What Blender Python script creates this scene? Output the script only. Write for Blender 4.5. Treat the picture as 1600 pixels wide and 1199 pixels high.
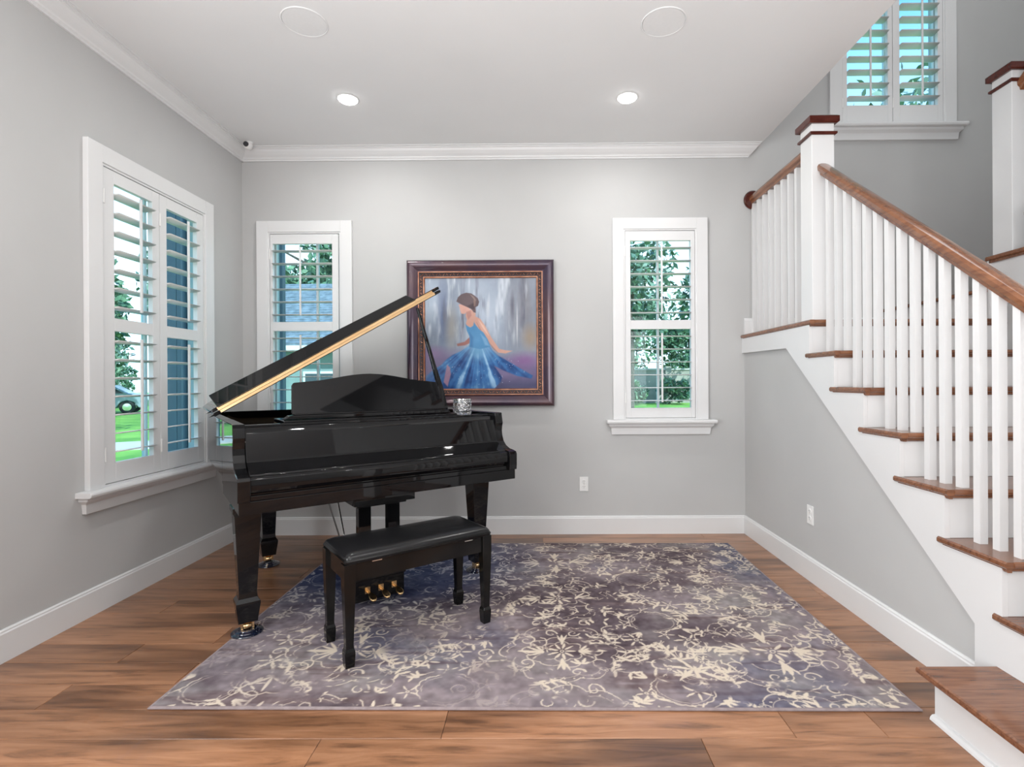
import bpy, bmesh, math, random
import numpy as np
from mathutils import Matrix, Vector, Euler
for o in list(bpy.data.objects): bpy.data.objects.remove(o)
S = bpy.context.scene
COL = S.collection
PI = math.pi; RAD_ = math.radians
random.seed(7); RNG = np.random.default_rng(11)

# ------------------------------------------------------------------ camera
cam_d = bpy.data.cameras.new('camera'); cam = bpy.data.objects.new('camera', cam_d); COL.objects.link(cam)
cam_d.sensor_width = 36.0; cam_d.lens = 820*36/1600
cam_d.shift_x = -33.43/1600; cam_d.shift_y = -2.14/1600
cam_d.clip_start = .05; cam_d.clip_end = 400
R = Matrix.Rotation(.00567, 3, 'Z') @ Matrix.Rotation(-.00093, 3, 'X') @ Matrix.Rotation(.00571, 3, 'Y') @ Matrix.Rotation(PI/2, 3, 'X')
cam.matrix_world = Matrix.Translation((0, 0, 1.225)) @ R.to_4x4()
S.camera = cam
S.view_settings.view_transform = 'Standard'; S.view_settings.look = 'None'
S.view_settings.gamma = 1; S.view_settings.use_curve_mapping = False
S.view_settings.exposure = 0.25

# ------------------------------------------------------------------ world, sun, lamps
W = bpy.data.worlds.new('sky'); S.world = W; W.use_nodes = True
wn = W.node_tree.nodes; wl = W.node_tree.links
bg = wn['Background']
tc = wn.new('ShaderNodeTexCoord'); sep = wn.new('ShaderNodeSeparateXYZ'); rp = wn.new('ShaderNodeValToRGB')
wl.new(tc.outputs['Generated'], sep.inputs[0]); wl.new(sep.outputs['Z'], rp.inputs[0])
rp.color_ramp.elements[0].position = 0.16; rp.color_ramp.elements[0].color = (.86, .93, 1, 1)
rp.color_ramp.elements[1].position = .52; rp.color_ramp.elements[1].color = (.13, .33, .62, 1)
wl.new(rp.outputs[0], bg.inputs[0]); bg.inputs[1].default_value = 2.3

def lamp(name, kind, loc, energy, rot=(0, 0, 0), color=(1, 1, 1), **k):
    d = bpy.data.lights.new(name, kind); d.energy = energy; d.color = color
    for a, b in k.items(): setattr(d, a, b)
    o = bpy.data.objects.new(name, d); COL.objects.link(o); o.location = loc; o.rotation_euler = rot
    return o
lamp('sun', 'SUN', (0, 0, 20), 6.5, (math.radians(48), 0, math.radians(35)), (1, .95, .86), angle=.01)
# unseen soft fills added beside and behind the camera, not tied to any fixture
lamp('left_fill_light', 'AREA', (-2.30, -.9, 1.45), 128, (PI/2, 0, -PI/2+.0), (.96, .985, 1), shape='RECTANGLE', size=3.6, size_y=2.2)  # added side fill for left-facing surfaces; the wall here is solid
lamp('right_rear_fill', 'AREA', (1.6, -2.2, 1.6), 48, (PI/2, 0, RAD_(48)), (.97, .985, 1), shape='RECTANGLE', size=1.6, size_y=1.8)  # added fill aimed across at the left wall
lamp('rear_fill_light', 'AREA', (-1.0, -3.2, 1.75), 8, (PI/2, 0, 0), (.95, .98, 1), shape='RECTANGLE', size=3.9, size_y=2.3)  # weak added fill towards the back wall
lamp('rear_up_fill', 'AREA', (-.3, -1.15, .7), 162, (PI, 0, 0), (.95, .98, 1), shape='RECTANGLE', size=3.4, size_y=2.2)  # added fill thrown upward to brighten the ceiling
lamp('stairwell_light', 'AREA', (2.9, 2.3, 5.4), 30, (0, 0, 0), (.97, .99, 1), shape='RECTANGLE', size=1.6, size_y=2.5)
DOWN = [(-1.238, 3.47), (.612, 3.48), (-1.238, 1.5), (.612, 1.5), (-1.238, -.6), (.612, -.6)]
for x, y in DOWN:
    lamp('downlight_beam', 'AREA', (x, y, 3.085), 7.5, (0, 0, 0), (1, .985, .96), shape='DISK', size=.1)

# ------------------------------------------------------------------ materials
def mat(name, col=(.5, .5, .5), rough=.5, metal=0, coat=0, spec=.5):
    m = bpy.data.materials.new(name); m.use_nodes = True
    b = m.node_tree.nodes['Principled BSDF']
    b.inputs['Base Color'].default_value = (*col, 1); b.inputs['Roughness'].default_value = rough
    b.inputs['Metallic'].default_value = metal; b.inputs['Coat Weight'].default_value = coat
    b.inputs['Coat Roughness'].default_value = .03; b.inputs['Specular IOR Level'].default_value = spec
    return m
def N(m, t, **k):
    n = m.node_tree.nodes.new(t)
    for a, b in k.items(): setattr(n, a, b)
    return n
def L(m, a, b): m.node_tree.links.new(a, b)
def P(m): return m.node_tree.nodes['Principled BSDF']
def bump(m, height, strength, dist=.01):
    b = N(m, 'ShaderNodeBump'); b.inputs['Strength'].default_value = strength; b.inputs['Distance'].default_value = dist
    L(m, height, b.inputs['Height']); L(m, b.outputs[0], P(m).inputs['Normal'])
def noise_var(m, c1, c2, scale, vec='Object', stretch=None, detail=4, bs=0, dist=.01, lo=.35, hi=.65, distort=0):
    t = N(m, 'ShaderNodeTexCoord'); n = N(m, 'ShaderNodeTexNoise'); n.inputs['Scale'].default_value = scale; n.inputs['Detail'].default_value = detail
    n.inputs['Distortion'].default_value = distort
    src = t.outputs[vec]
    if stretch:
        mp = N(m, 'ShaderNodeMapping'); mp.inputs['Scale'].default_value = stretch; L(m, src, mp.inputs[0]); src = mp.outputs[0]
    L(m, src, n.inputs['Vector'])
    r = N(m, 'ShaderNodeValToRGB'); r.color_ramp.elements[0].position = lo; r.color_ramp.elements[1].position = hi
    r.color_ramp.elements[0].color = (*c1, 1); r.color_ramp.elements[1].color = (*c2, 1)
    L(m, n.outputs['Fac'], r.inputs[0]); L(m, r.outputs[0], P(m).inputs['Base Color'])
    if bs: bump(m, n.outputs['Fac'], bs, dist)
    return m
M = {}
M['wall'] = noise_var(mat('grey_wall_paint', rough=.75, spec=.25), (.485, .488, .487), (.515, .518, .516), 1.3)
M['ceiling'] = noise_var(mat('ceiling_paint', rough=.85, spec=.2), (.755, .765, .77), (.775, .785, .79), 1.5)
M['trim'] = noise_var(mat('white_trim_paint', rough=.32, spec=.4), (.70, .705, .71), (.725, .73, .735), 2)
M['louver'] = noise_var(mat('louver_paint', rough=.4, spec=.4), (.66, .68, .67), (.70, .71, .70), 3)
M['black'] = noise_var(mat('black_piano_lacquer', rough=.03, coat=0, spec=.36), (.004, .004, .0045), (.006, .006, .007), 2)
M['blackwood'] = noise_var(mat('black_bench_lacquer', rough=.13, coat=0, spec=.33), (.004, .004, .004), (.008, .008, .008), 8)
M['leather'] = noise_var(mat('black_leather', rough=.25, spec=.42), (.006, .006, .007), (.010, .010, .011), 30, bs=.15, dist=.002)
M['brass'] = noise_var(mat('brass', rough=.24, metal=1), (.80, .52, .25), (.90, .64, .34), 14)
M['hinge'] = noise_var(mat('brass_hinge', rough=.36, metal=.75), (.75, .48, .24), (.92, .66, .38), 5, stretch=(1, 6, 6))
M['cup'] = noise_var(mat('dark_glass_cup', rough=.05, coat=1), (.006, .009, .02), (.012, .016, .035), 9)
M['darkmetal'] = noise_var(mat('dark_steel', rough=.3, metal=.8), (.1, .1, .1), (.16, .16, .16), 9)
M['felt'] = mat('red_felt', (.2, .02, .02), .9)
def wood(name, dark, mid, light, rough=.3, stretch=(1, 9, 9), scale=3.5, coat=.15, rnd=True, knots=.55):
    m = mat(name, rough=rough, coat=coat)
    t = N(m, 'ShaderNodeTexCoord'); oi = N(m, 'ShaderNodeObjectInfo')
    mp = N(m, 'ShaderNodeMapping'); mp.inputs['Scale'].default_value = stretch
    add = N(m, 'ShaderNodeVectorMath', operation='ADD')
    mul = N(m, 'ShaderNodeMath', operation='MULTIPLY'); mul.inputs[1].default_value = 37.0
    L(m, oi.outputs['Random'], mul.inputs[0]); L(m, t.outputs['Object'], mp.inputs[0]); L(m, mp.outputs[0], add.inputs[0])
    L(m, mul.outputs[0], add.inputs[1])
    n = N(m, 'ShaderNodeTexNoise'); n.inputs['Scale'].default_value = scale; n.inputs['Detail'].default_value = 7
    n.inputs['Roughness'].default_value = .62; n.inputs['Distortion'].default_value = .6
    L(m, add.outputs[0], n.inputs['Vector'])
    r = N(m, 'ShaderNodeValToRGB'); e = r.color_ramp.elements
    e[0].position = .32; e[0].color = (*dark, 1); e[1].position = .68; e[1].color = (*light, 1)
    x = e.new(.47); x.color = (*mid, 1)
    L(m, n.outputs['Fac'], r.inputs[0])
    # broad smoky patches
    n2 = N(m, 'ShaderNodeTexNoise'); n2.inputs['Scale'].default_value = scale*.33; n2.inputs['Detail'].default_value = 3
    mp2 = N(m, 'ShaderNodeMapping'); mp2.inputs['Scale'].default_value = tuple(min(s, 4.5) for s in stretch)
    L(m, t.outputs['Object'], mp2.inputs[0]); add2 = N(m, 'ShaderNodeVectorMath', operation='ADD'); L(m, mp2.outputs[0], add2.inputs[0]); L(m, mul.outputs[0], add2.inputs[1])
    L(m, add2.outputs[0], n2.inputs['Vector'])
    r2 = N(m, 'ShaderNodeValToRGB'); r2.color_ramp.elements[0].position = .33; r2.color_ramp.elements[1].position = .52
    r2.color_ramp.elements[0].color = (knots, knots*.95, knots*.93, 1); r2.color_ramp.elements[1].color = (1, 1, 1, 1)
    L(m, n2.outputs['Fac'], r2.inputs[0])
    mx = N(m, 'ShaderNodeMix', data_type='RGBA', blend_type='MULTIPLY'); mx.inputs[0].default_value = 1
    L(m, r.outputs[0], mx.inputs[6]); L(m, r2.outputs[0], mx.inputs[7])
    out = mx.outputs[2]
    if rnd:
        hs = N(m, 'ShaderNodeHueSaturation'); mr = N(m, 'ShaderNodeMapRange'); mr.inputs['To Min'].default_value = .90; mr.inputs['To Max'].default_value = 1.10
        L(m, oi.outputs['Random'], mr.inputs[0]); L(m, mr.outputs[0], hs.inputs['Value']); L(m, out, hs.inputs['Color']); out = hs.outputs[0]
    L(m, out, P(m).inputs['Base Color'])
    bump(m, n.outputs['Fac'], .08, .002)
    return m
M['floor'] = wood('walnut_plank', (.165, .078, .040), (.315, .148, .074), (.410, .210, .115), rough=.30, stretch=(.9, 9, 8), scale=3.4, knots=.42)
M['tread'] = wood('stained_oak_tread', (.105, .040, .018), (.19, .076, .036), (.26, .108, .052), rough=.25, stretch=(1.2, 16, 16), scale=5, knots=.8, coat=.3)
M['rail'] = wood('stained_oak_rail', (.12, .040, .018), (.20, .078, .034), (.27, .11, .05), rough=.2, stretch=(9, 1.2, 9), scale=5, knots=.85, coat=.5, rnd=False)
M['cap'] = wood('mahogany_cap', (.045, .008, .006), (.075, .015, .010), (.10, .022, .014), rough=.22, stretch=(2, 9, 9), scale=5, knots=.85, coat=.4, rnd=False)

def glass_mat(name, tint=(.93, .98, .985), gl=.08):
    m = bpy.data.materials.new(name); m.use_nodes = True; nt = m.node_tree; nt.nodes.clear()
    o = nt.nodes.new('ShaderNodeOutputMaterial'); a = nt.nodes.new('ShaderNodeBsdfTransparent'); a.inputs[0].default_value = (*tint, 1)
    g = nt.nodes.new('ShaderNodeBsdfGlossy'); g.inputs['Roughness'].default_value = .02
    mx = nt.nodes.new('ShaderNodeMixShader'); mx.inputs[0].default_value = gl*.2
    nt.links.new(a.outputs[0], mx.inputs[1]); nt.links.new(g.outputs[0], mx.inputs[2]); nt.links.new(mx.outputs[0], o.inputs[0])
    return m
M['glass'] = glass_mat('window_glass', (.80, .95, .985))
M['crystal'] = mat('cut_crystal', (1, 1, 1), .02); P(M['crystal']).inputs['Transmission Weight'].default_value = 1; P(M['crystal']).inputs['IOR'].default_value = 1.5
M['chrome'] = mat('polished_chrome', (.8, .8, .8), .08, metal=1)
def emit(name, col, s):
    m = mat(name, col, .5); P(m).inputs['Emission Color'].default_value = (*col, 1); P(m).inputs['Emission Strength'].default_value = s
    return m
M['lamp'] = emit('lit_lens', (1, .98, .95), 16); M['bulb'] = emit('bulb_glow', (1, .85, .6), 30)
M['grille'] = noise_var(mat('speaker_grille', rough=.85, spec=.2), (.75, .76, .765), (.765, .775, .78), 60, bs=.1, dist=.001)
M['plastic'] = noise_var(mat('white_plastic', rough=.35), (.80, .80, .79), (.83, .83, .82), 5)
M['slot'] = mat('socket_slot', (.05, .05, .05), .6)
M['lens'] = mat('dark_lens', (.04, .04, .045), .15)
M['grass'] = noise_var(mat('lawn_grass', rough=.9), (.10, .26, .03), (.24, .44, .07), 1.2, detail=8)
M['pave'] = noise_var(mat('pale_concrete', rough=.8), (.52, .46, .42), (.60, .54, .50), 2)
M['leaf'] = noise_var(mat('tree_leaves', rough=.45, spec=.5), (.055, .115, .09), (.18, .28, .19), 1.1, detail=5)
M['leaf2'] = noise_var(mat('shrub_leaves', rough=.5, spec=.4), (.05, .13, .085), (.18, .30, .17), 2.0, detail=5)
M['bark'] = noise_var(mat('tree_bark', rough=.9), (.06, .05, .04), (.12, .10, .08), 6, stretch=(1, 1, .2), bs=.4)
M['siding'] = noise_var(mat('slate_blue_siding', rough=.5), (.075, .115, .16), (.10, .145, .195), 2)
M['shingle'] = noise_var(mat('grey_shingles', rough=.8), (.10, .125, .155), (.20, .235, .28), 5)
M['housewall'] = noise_var(mat('pale_teal_render', rough=.8), (.17, .235, .24), (.21, .28, .28), 1)
M['gardenwall'] = noise_var(mat('sandy_block_wall', rough=.9), (.33, .29, .25), (.42, .37, .32), .8)
M['carpaint'] = noise_var(mat('silver_blue_car_paint', rough=.25, metal=.4), (.30, .36, .42), (.34, .40, .46), 1)
M['tyre'] = noise_var(mat('tyre_rubber', rough=.8), (.02, .02, .02), (.03, .03, .03), 5)
M['darkglass'] = mat('dark_window_glass', (.03, .05, .06), .08)
M['extframe'] = noise_var(mat('window_sash_paint', rough=.4), (.62, .66, .66), (.68, .72, .72), 3)

# ------------------------------------------------------------------ mesh helpers
class MB:
    def __init__(s): s.v = []; s.f = []
    def add(s, vs, fs):
        o = len(s.v); s.v += [tuple(p) for p in vs]; s.f += [tuple(i+o for i in f) for f in fs]; return s
    def box(s, x0, x1, y0, y1, z0, z1, mtx=None):
        vs = [(x, y, z) for z in (z0, z1) for y in (y0, y1) for x in (x0, x1)]
        if mtx is not None: vs = [mtx @ Vector(p) for p in vs]
        return s.add(vs, [(0, 2, 3, 1), (4, 5, 7, 6), (0, 1, 5, 4), (2, 6, 7, 3), (0, 4, 6, 2), (1, 3, 7, 5)])
    def prism(s, pts, a0, a1, axis='x'):
        """polygon in the two other axes, extruded along axis between a0 and a1"""
        n = len(pts)
        def mk(a, p):
            return {'x': (a, p[0], p[1]), 'y': (p[0], a, p[1]), 'z': (p[0], p[1], a)}[axis]
        vs = [mk(a0, p) for p in pts] + [mk(a1, p) for p in pts]
        fs = [tuple(range(n))[::-1], tuple(range(n, 2*n))] + [(i, (i+1) % n, n+(i+1) % n, n+i) for i in range(n)]
        return s.add(vs, fs)
    def loft(s, rings, cap=True, closed=True):
        n = len(rings[0]); vs = [p for r in rings for p in r]; fs = []
        for k in range(len(rings)-1):
            for i in range(n if closed else n-1):
                j = (i+1) % n; fs.append((k*n+i, k*n+j, (k+1)*n+j, (k+1)*n+i))
        if cap: fs += [tuple(range(n))[::-1], tuple(range((len(rings)-1)*n, len(rings)*n))]
        return s.add(vs, fs)
    def sq(s, levels, cx=0, cy=0):
        """square post: list of (z, half width)"""
        return s.loft([[(cx-w, cy-w, z), (cx+w, cy-w, z), (cx+w, cy+w, z), (cx-w, cy+w, z)] for z, w in levels])
    def lathe(s, prof, cx=0, cy=0, n=24, axis='z', c3=None):
        rings = []
        for r, h in prof:
            ring = []
            for i in range(n):
                a = 2*PI*i/n; p = (r*math.cos(a), r*math.sin(a), h)
                if axis == 'x': p = (p[2], p[0], p[1])
                if axis == 'y': p = (p[0], p[2], p[1])
                c = c3 or (cx, cy, 0)
                ring.append((p[0]+c[0], p[1]+c[1], p[2]+c[2]))
            rings.append(ring)
        return s.loft(rings)
    def tube(s, pts, r, n=8):
        pts = [Vector(p) for p in pts]; rings = []
        rr = r if isinstance(r, (list, tuple)) else [r]*len(pts)
        for i, p in enumerate(pts):
            d = (pts[min(i+1, len(pts)-1)]-pts[max(i-1, 0)]).normalized()
            a = d.cross(Vector((0, 0, 1)));
            if a.length < .05: a = d.cross(Vector((1, 0, 0)))
            a.normalize(); b = d.cross(a)
            rings.append([p+(a*math.cos(2*PI*k/n)+b*math.sin(2*PI*k/n))*rr[i] for k in range(n)])
        return s.loft(rings)
    def mesh(s, name):
        me = bpy.data.meshes.new(name); me.from_pydata(s.v, [], s.f); me.update()
        bm = bmesh.new(); bm.from_mesh(me); bmesh.ops.recalc_face_normals(bm, faces=bm.faces); bm.to_mesh(me); bm.free()
        return me
def obj(name, mb, m, parent=None, bevel=0, smooth=False, seg=2, angle=40):
    me = mb.mesh(name) if isinstance(mb, MB) else mb
    if not me.materials: me.materials.append(M[m] if isinstance(m, str) else m)
    o = bpy.data.objects.new(name, me); COL.objects.link(o)
    if parent: o.parent = parent
    if smooth:
        for p in me.polygons: p.use_smooth = True
        me.set_sharp_from_angle(angle=math.radians(angle))
    if bevel:
        b = o.modifiers.new('bevel', 'BEVEL'); b.width = bevel; b.segments = seg; b.limit_method = 'ANGLE'; b.angle_limit = math.radians(30)
    return o
def thing(name, label=None, cat=None, loc=(0, 0, 0), rz=0, group=None, kind=None):
    o = bpy.data.objects.new(name, None); COL.objects.link(o); o.location = loc; o.rotation_euler = (0, 0, rz); o.empty_display_size = .1
    return tag(o, label, cat, group, kind)
def tag(o, label=None, cat=None, group=None, kind=None):
    if label: o['label'] = label
    if cat: o['category'] = cat
    if group: o['group'] = group
    if kind: o['kind'] = kind
    return o
def struct(o, label=None, cat='structure'): return tag(o, label, cat if label else None, None, 'structure')

# ------------------------------------------------------------------ room shell
XL, XR, YB, HC = -2.365, 1.671, 4.22, 3.105
XE = 1.795            # edge of the ceiling at the stairwell
XW = 4.05             # far wall of the stairwell
TOP = 6.0
def wall_cells(mb, xs, zs, holes, y0, y1, axis='y'):
    for i in range(len(xs)-1):
        for k in range(len(zs)-1):
            cx, cz = (xs[i]+xs[i+1])/2, (zs[k]+zs[k+1])/2
            if any(h[0] < cx < h[1] and h[2] < cz < h[3] for h in holes): continue
            if axis == 'y': mb.box(xs[i], xs[i+1], y0, y1, zs[k], zs[k+1])
            else: mb.box(y0, y1, xs[i], xs[i+1], zs[k], zs[k+1])
holes_b = [(-2.145, -1.569, .95, 2.44), (.70, 1.285, .93, 2.44), (2.44, 3.27, 3.34, 5.2)]
mb = MB(); xs = sorted({XL-.16, XW+.16, *[v for h in holes_b for v in h[:2]]}); zs = sorted({-.3, TOP, *[v for h in holes_b for v in h[2:]]})
wall_cells(mb, xs, zs, holes_b, YB, YB+.16); struct(obj('wall_back', mb, 'wall'), 'light grey painted back wall behind piano', 'wall')
holes_l = [(2.84, 3.79, .70, 2.44)]
mb = MB(); wall_cells(mb, [-9.0, 2.84, 3.79, YB], [-.3, .70, 2.44, TOP], holes_l, XL-.16, XL, 'x')
struct(obj('wall_left', mb, 'wall'), 'light grey wall left of piano with double shuttered window', 'wall')
mb = MB(); mb.box(XL-.16, XW+.16, -9.16, -9.0, -.3, TOP); struct(obj('wall_rear', mb, 'wall'), 'grey wall behind the photographer', 'wall')
mb = MB(); mb.box(XW, XW+.16, -9.0, YB, -.3, TOP); struct(obj('wall_right_far', mb, 'wall'), 'grey wall on the far side of stairwell', 'wall')
# wall under the stairs (its top follows the flight)
mb = MB(); mb.prism([(1.40, 0), (4.22, 0), (4.22, 1.50), (3.50, 1.50), (2.0, .36), (1.40, .1)], XR, XR+.05)
struct(obj('wall_right', mb, 'wall'), 'grey wall below the staircase skirt board', 'wall')
# wall carrying the upper flight
mb = MB(); mb.prism([(3.27, 0), (3.27, 1.93), (3.0, 2.0), (-.2, 4.6), (-.2, 0)], 2.83, 2.93)
struct(obj('wall_stair_inner', mb, 'wall'), 'grey wall carrying the upper stair flight', 'wall')
mb = MB(); mb.box(XL-.16, XE, -9.0, YB, HC, HC+.30); mb.box(XE, XW, -9.0, .6, HC, HC+.3)
struct(obj('ceiling', mb, 'ceiling'), 'flat white ceiling ending at open stairwell', 'ceiling')
mb = MB(); mb.box(XL-.16, XW+.16, -9.16, YB+.16, TOP, TOP+.15); struct(obj('ceiling_upper', mb, 'ceiling'), 'ceiling of the upper floor above the stairs', 'ceiling')
mb = MB(); mb.box(XE-.1, XE, -9.0, YB, HC+.3, TOP)
struct(obj('wall_upper', mb, 'wall'), 'upper floor wall beside the stairwell', 'wall')

# floor: every plank its own part
floor = thing('floor', 'walnut brown plank floor of the room', 'floor', kind='structure')
mb = MB(); mb.box(XL-.16, XW, -9.0, YB+.1, -.12, -.021); obj('subfloor', mb, 'tyre', floor)
pw = .165; rows = []
lens = {1: [(-3.2, -1.13), (-1.13, .885), (.885, 1.98), (1.98, 4.05)], 0: [(-3.2, -.745), (-.745, .557), (.557, 1.90), (1.90, 4.05)], }
y = 1.80; ys = []
k0 = -8; 
plank_cache = {}
for k in range(-9, 16):
    y0 = 1.80+pw*k; y1 = min(y0+pw, YB)
    if y0 >= YB-.01: break
    if k == 0: segs = [(XL, -.335), (-.335, .885), (.885, 1.201), (1.201, 2.6), (2.6, XW)]
    elif k == -1: segs = [(XL, -.747), (-.747, .557), (.557, 2.0), (2.0, XW)]
    else:
        x = XL-random.uniform(.0, 1.3); segs = []
        while x < XW-.01:
            x2 = x+random.choice((1.25, 1.5, 1.83, 1.83)); 
            if x2 > XW-.25: x2 = XW
            if x2 > XL+.1: segs.append((max(x, XL), x2))
            x = x2
    for (a, b) in segs:
        cx, cy = (a+b)/2, (y0+y1)/2; hw, hh = (b-a)/2-.0007, (y1-y0)/2-.0007
        m_ = MB(); c = .0014
        m_.loft([[(-hw, -hh, -.018), (hw, -hh, -.018), (hw, hh, -.018), (-hw, hh, -.018)], [(-hw, -hh, -c), (hw, -hh, -c), (hw, hh, -c), (-hw, hh, -c)],
                 [(-hw+c, -hh+c, 0), (hw-c, -hh+c, 0), (hw-c, hh-c, 0), (-hw+c, hh-c, 0)]])
        o = obj('plank', m_, 'floor', floor); o.location = (cx, cy, 0)
mb = MB(); mb.box(XL, XW, -9.0, 1.8-9*pw, -.02, 0); obj('rear_planking', mb, 'floor', floor)

# baseboards and crown
def base_prof(h=.144): return [(0, 0), (.015, 0), (.015, h-.018), (.011, h-.012), (.011, h-.006), (.006, h), (0, h)]
mb = MB(); mb.prism([(YB-a, z) for a, z in base_prof()], XL, XR); struct(obj('baseboard_back', mb, 'trim'))
mb = MB(); mb.prism([(XL+a, z) for a, z in base_prof()], -9.0, YB, 'y'); struct(obj('baseboard_left', mb, 'trim'))
mb = MB(); mb.prism([(XR-a, z) for a, z in base_prof()], 1.93, YB, 'y'); struct(obj('baseboard_right', mb, 'trim'))
cp = [(0, 0), (.012, 0), (.012, .012), (.020, .017), (.024, .026), (.042, .040), (.058, .058), (.066, .074), (.074, .078), (.074, .086), (.085, .088), (.085, .097), (0, .097)]
mb = MB(); z0 = HC-.096
n = len(cp); 
mb.loft([[(XL, YB-a, z0+b) for a, b in cp], [(1.702+.9*b, YB-a, z0+b) for a, b in cp]])
struct(obj('trim_1', mb, 'trim'), 'white crown molding along the back wall', 'crown molding')
mb = MB(); mb.prism([(XL+a, z0+b) for a, b in cp], -9.0, YB, 'y')
struct(obj('trim_2', mb, 'trim'), 'white crown molding along the left wall', 'crown molding')

# ------------------------------------------------------------------ shuttered windows
def louver_mesh(w, chord=.086, t=.0085):
    prof = [(-chord/2, 0), (-chord*.35, t*.42), (0, t*.5), (chord*.35, t*.42), (chord/2, 0), (chord*.35, -t*.42), (0, -t*.5), (-chord*.35, -t*.42)]
    m_ = MB(); m_.prism(prof, -w/2, w/2); me = m_.mesh('louver'); me.materials.append(M['louver'])
    for p in me.polygons: p.use_smooth = len(p.vertices) == 4
    return me
def shutter_window(name, label, loc, rz, x0, x1, z0, z1, cas, panels, tiers, nl, tilt, sill, sash_cols, ext=0):
    """local frame: x along the wall, y out of the room, z up.  x0..z1 is the outer casing"""
    t = thing(name, label, 'window', loc, rz, kind='structure')
    # casing boards with raised outer bead
    c = cas; m_ = MB()
    m_.box(x0, x0+c, -.030, 0, z0, z1); m_.box(x1-c, x1, -.030, 0, z0, z1); m_.box(x0+c, x1-c, -.030, 0, z1-c, z1)
    if sill is None: m_.box(x0+c, x1-c, -.03, 0, z0, z0+c)
    obj('casing', m_, 'trim', t, .0025)
    if sill:
        s0, s1 = sill     # thickness overhang
        m_ = MB(); m_.prism([(0.06, z0), (-.078, z0), (-.084, z0-.012), (-.080, z0-.026), (-.072, z0-.03), (0, z0-.03)], x0-.055, x1+.055); obj('sill', m_, 'trim', t, .003)
        m_ = MB(); a0 = x0-.03; a1 = x1+.03
        m_.loft([[(a0-.008, 0, z0-.03), (a0-.008, -.05, z0-.03), (a1+.008, -.05, z0-.03), (a1+.008, 0, z0-.03)],
                 [(a0-.008, 0, z0-.048), (a0-.008, -.048, z0-.048), (a1+.008, -.048, z0-.048), (a1+.008, 0, z0-.048)],
                 [(a0+.010, 0, z0-.066), (a0+.010, -.026, z0-.066), (a1-.010, -.026, z0-.066), (a1-.010, 0, z0-.066)],
                 [(a0+.016, 0, z0-.118), (a0+.016, -.022, z0-.118), (a1-.016, -.022, z0-.118), (a1-.016, 0, z0-.118)]])
        obj('apron', m_, 'trim', t, .0015)
    # inner shutter frame in the reveal
    xi0, xi1, zi1 = x0+c, x1-c, z1-c; zi0 = z0 if sill else z0+c
    m_ = MB(); g = .012
    m_.box(xi0, xi0+g, -.022, .05, zi0, zi1); m_.box(xi1-g, xi1, -.022, .05, zi0, zi1)
    m_.box(xi0+g, xi1-g, -.022, .05, zi1-g, zi1); m_.box(xi0+g, xi1-g, -.022, .05, zi0, zi0+g)
    obj('shutter_frame', m_, 'trim', t)
    for (p0, p1, o0, o1) in panels:      # panel outer x range, louver opening x range
        zt, zb = zi1-g-.003, zi0+g+.003
        m_ = MB(); y0, y1 = -.018, .012
        m_.box(p0, o0, y0, y1, zb, zt); m_.box(o1, p1, y0, y1, zb, zt)
        edges = [zb]+[v for tr in sorted(tiers) for v in tr]+[zt]
        for a, b in zip(edges[::2], edges[1::2]): m_.box(o0, o1, y0, y1, a, b)
        pn = obj('shutter_panel', m_, 'trim', t, .002)
        me = louver_mesh(o1-o0-.003)
        for (a, b), n_ in zip(sorted(tiers), nl):
            sp = (b-a)/(n_+.13)
            for i in range(n_):
                l = obj('louver', me, 'louver', pn); l.location = ((o0+o1)/2, -.003, a+sp*(i+.565)); l.rotation_euler = (tilt, 0, 0)
            m_ = MB(); xr = (o0+o1)/2+.0; m_.box(xr-.007, xr+.007, -.064, -.052, a+sp*.45, b-sp*.35); obj('tilt_rod', m_, 'trim', pn, .003)
        for zz in (zb+.16, zt-.16):
            m_ = MB(); m_.lathe([(.005, -.04), (.005, .04)], n=8, c3=(p0-.002 if o0-p0 < .1 else p0, -.022, zz)); obj('hinge', m_, 'plastic', pn)
    # sash and glass outside
    xi1 += ext
    m_ = MB(); yy = .062; f = .026
    m_.box(xi0, xi0+f, yy, yy+.03, zi0, zi1); m_.box(xi1-f, xi1, yy, yy+.03, zi0, zi1); m_.box(xi0+f, xi1-f, yy, yy+.045, zi0, zi0+f); m_.box(xi0+f, xi1-f, yy, yy+.045, zi1-f, zi1)
    zm = (max(min(t_) for t_ in tiers)+min(max(t_) for t_ in tiers))/2
    m_.box(xi0+f, xi1-f, yy-.01, yy+.05, zm-.022, zm+.022)
    sa = obj('sash', m_, 'extframe', t)
    for cc in sash_cols:
        m_ = MB(); m_.box(cc-.009, cc+.009, yy+.01, yy+.035, zi0+f, zi1-f); obj('muntin', m_, 'extframe', sa)
    cols = [xi0+f]+list(sash_cols)+[xi1-f]
    for a, b in zip(cols[:-1], cols[1:]):
        for c0, c1 in ((zi0+f, zm-.022), (zm+.022, zi1-f)):
            m_ = MB(); m_.box(a, b, yy+.020, yy+.024, c0, c1); obj('pane', m_, 'glass', sa)
    return t
RAD = math.radians
# local z = world z here
shutter_window('window_1', 'narrow shuttered window right of the framed painting', (0, YB, 0), 0, .614, 1.372, .916, 2.528, .088,
               [(.716, 1.270, .757, 1.238)], [(1.010, 1.640), (1.712, 2.348)], [6, 6], RAD(0), (1, 1), [.995])
shutter_window('window_2', 'narrow shuttered window behind the raised piano lid', (0, YB, 0), 0, -2.237, -1.472, .930, 2.525, .09,
               [(-2.133, -1.583, -2.111, -1.634)], [(1.010, 1.643), (1.715, 2.343)], [6, 6], RAD(0), (1, 1), [-1.79])
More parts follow.
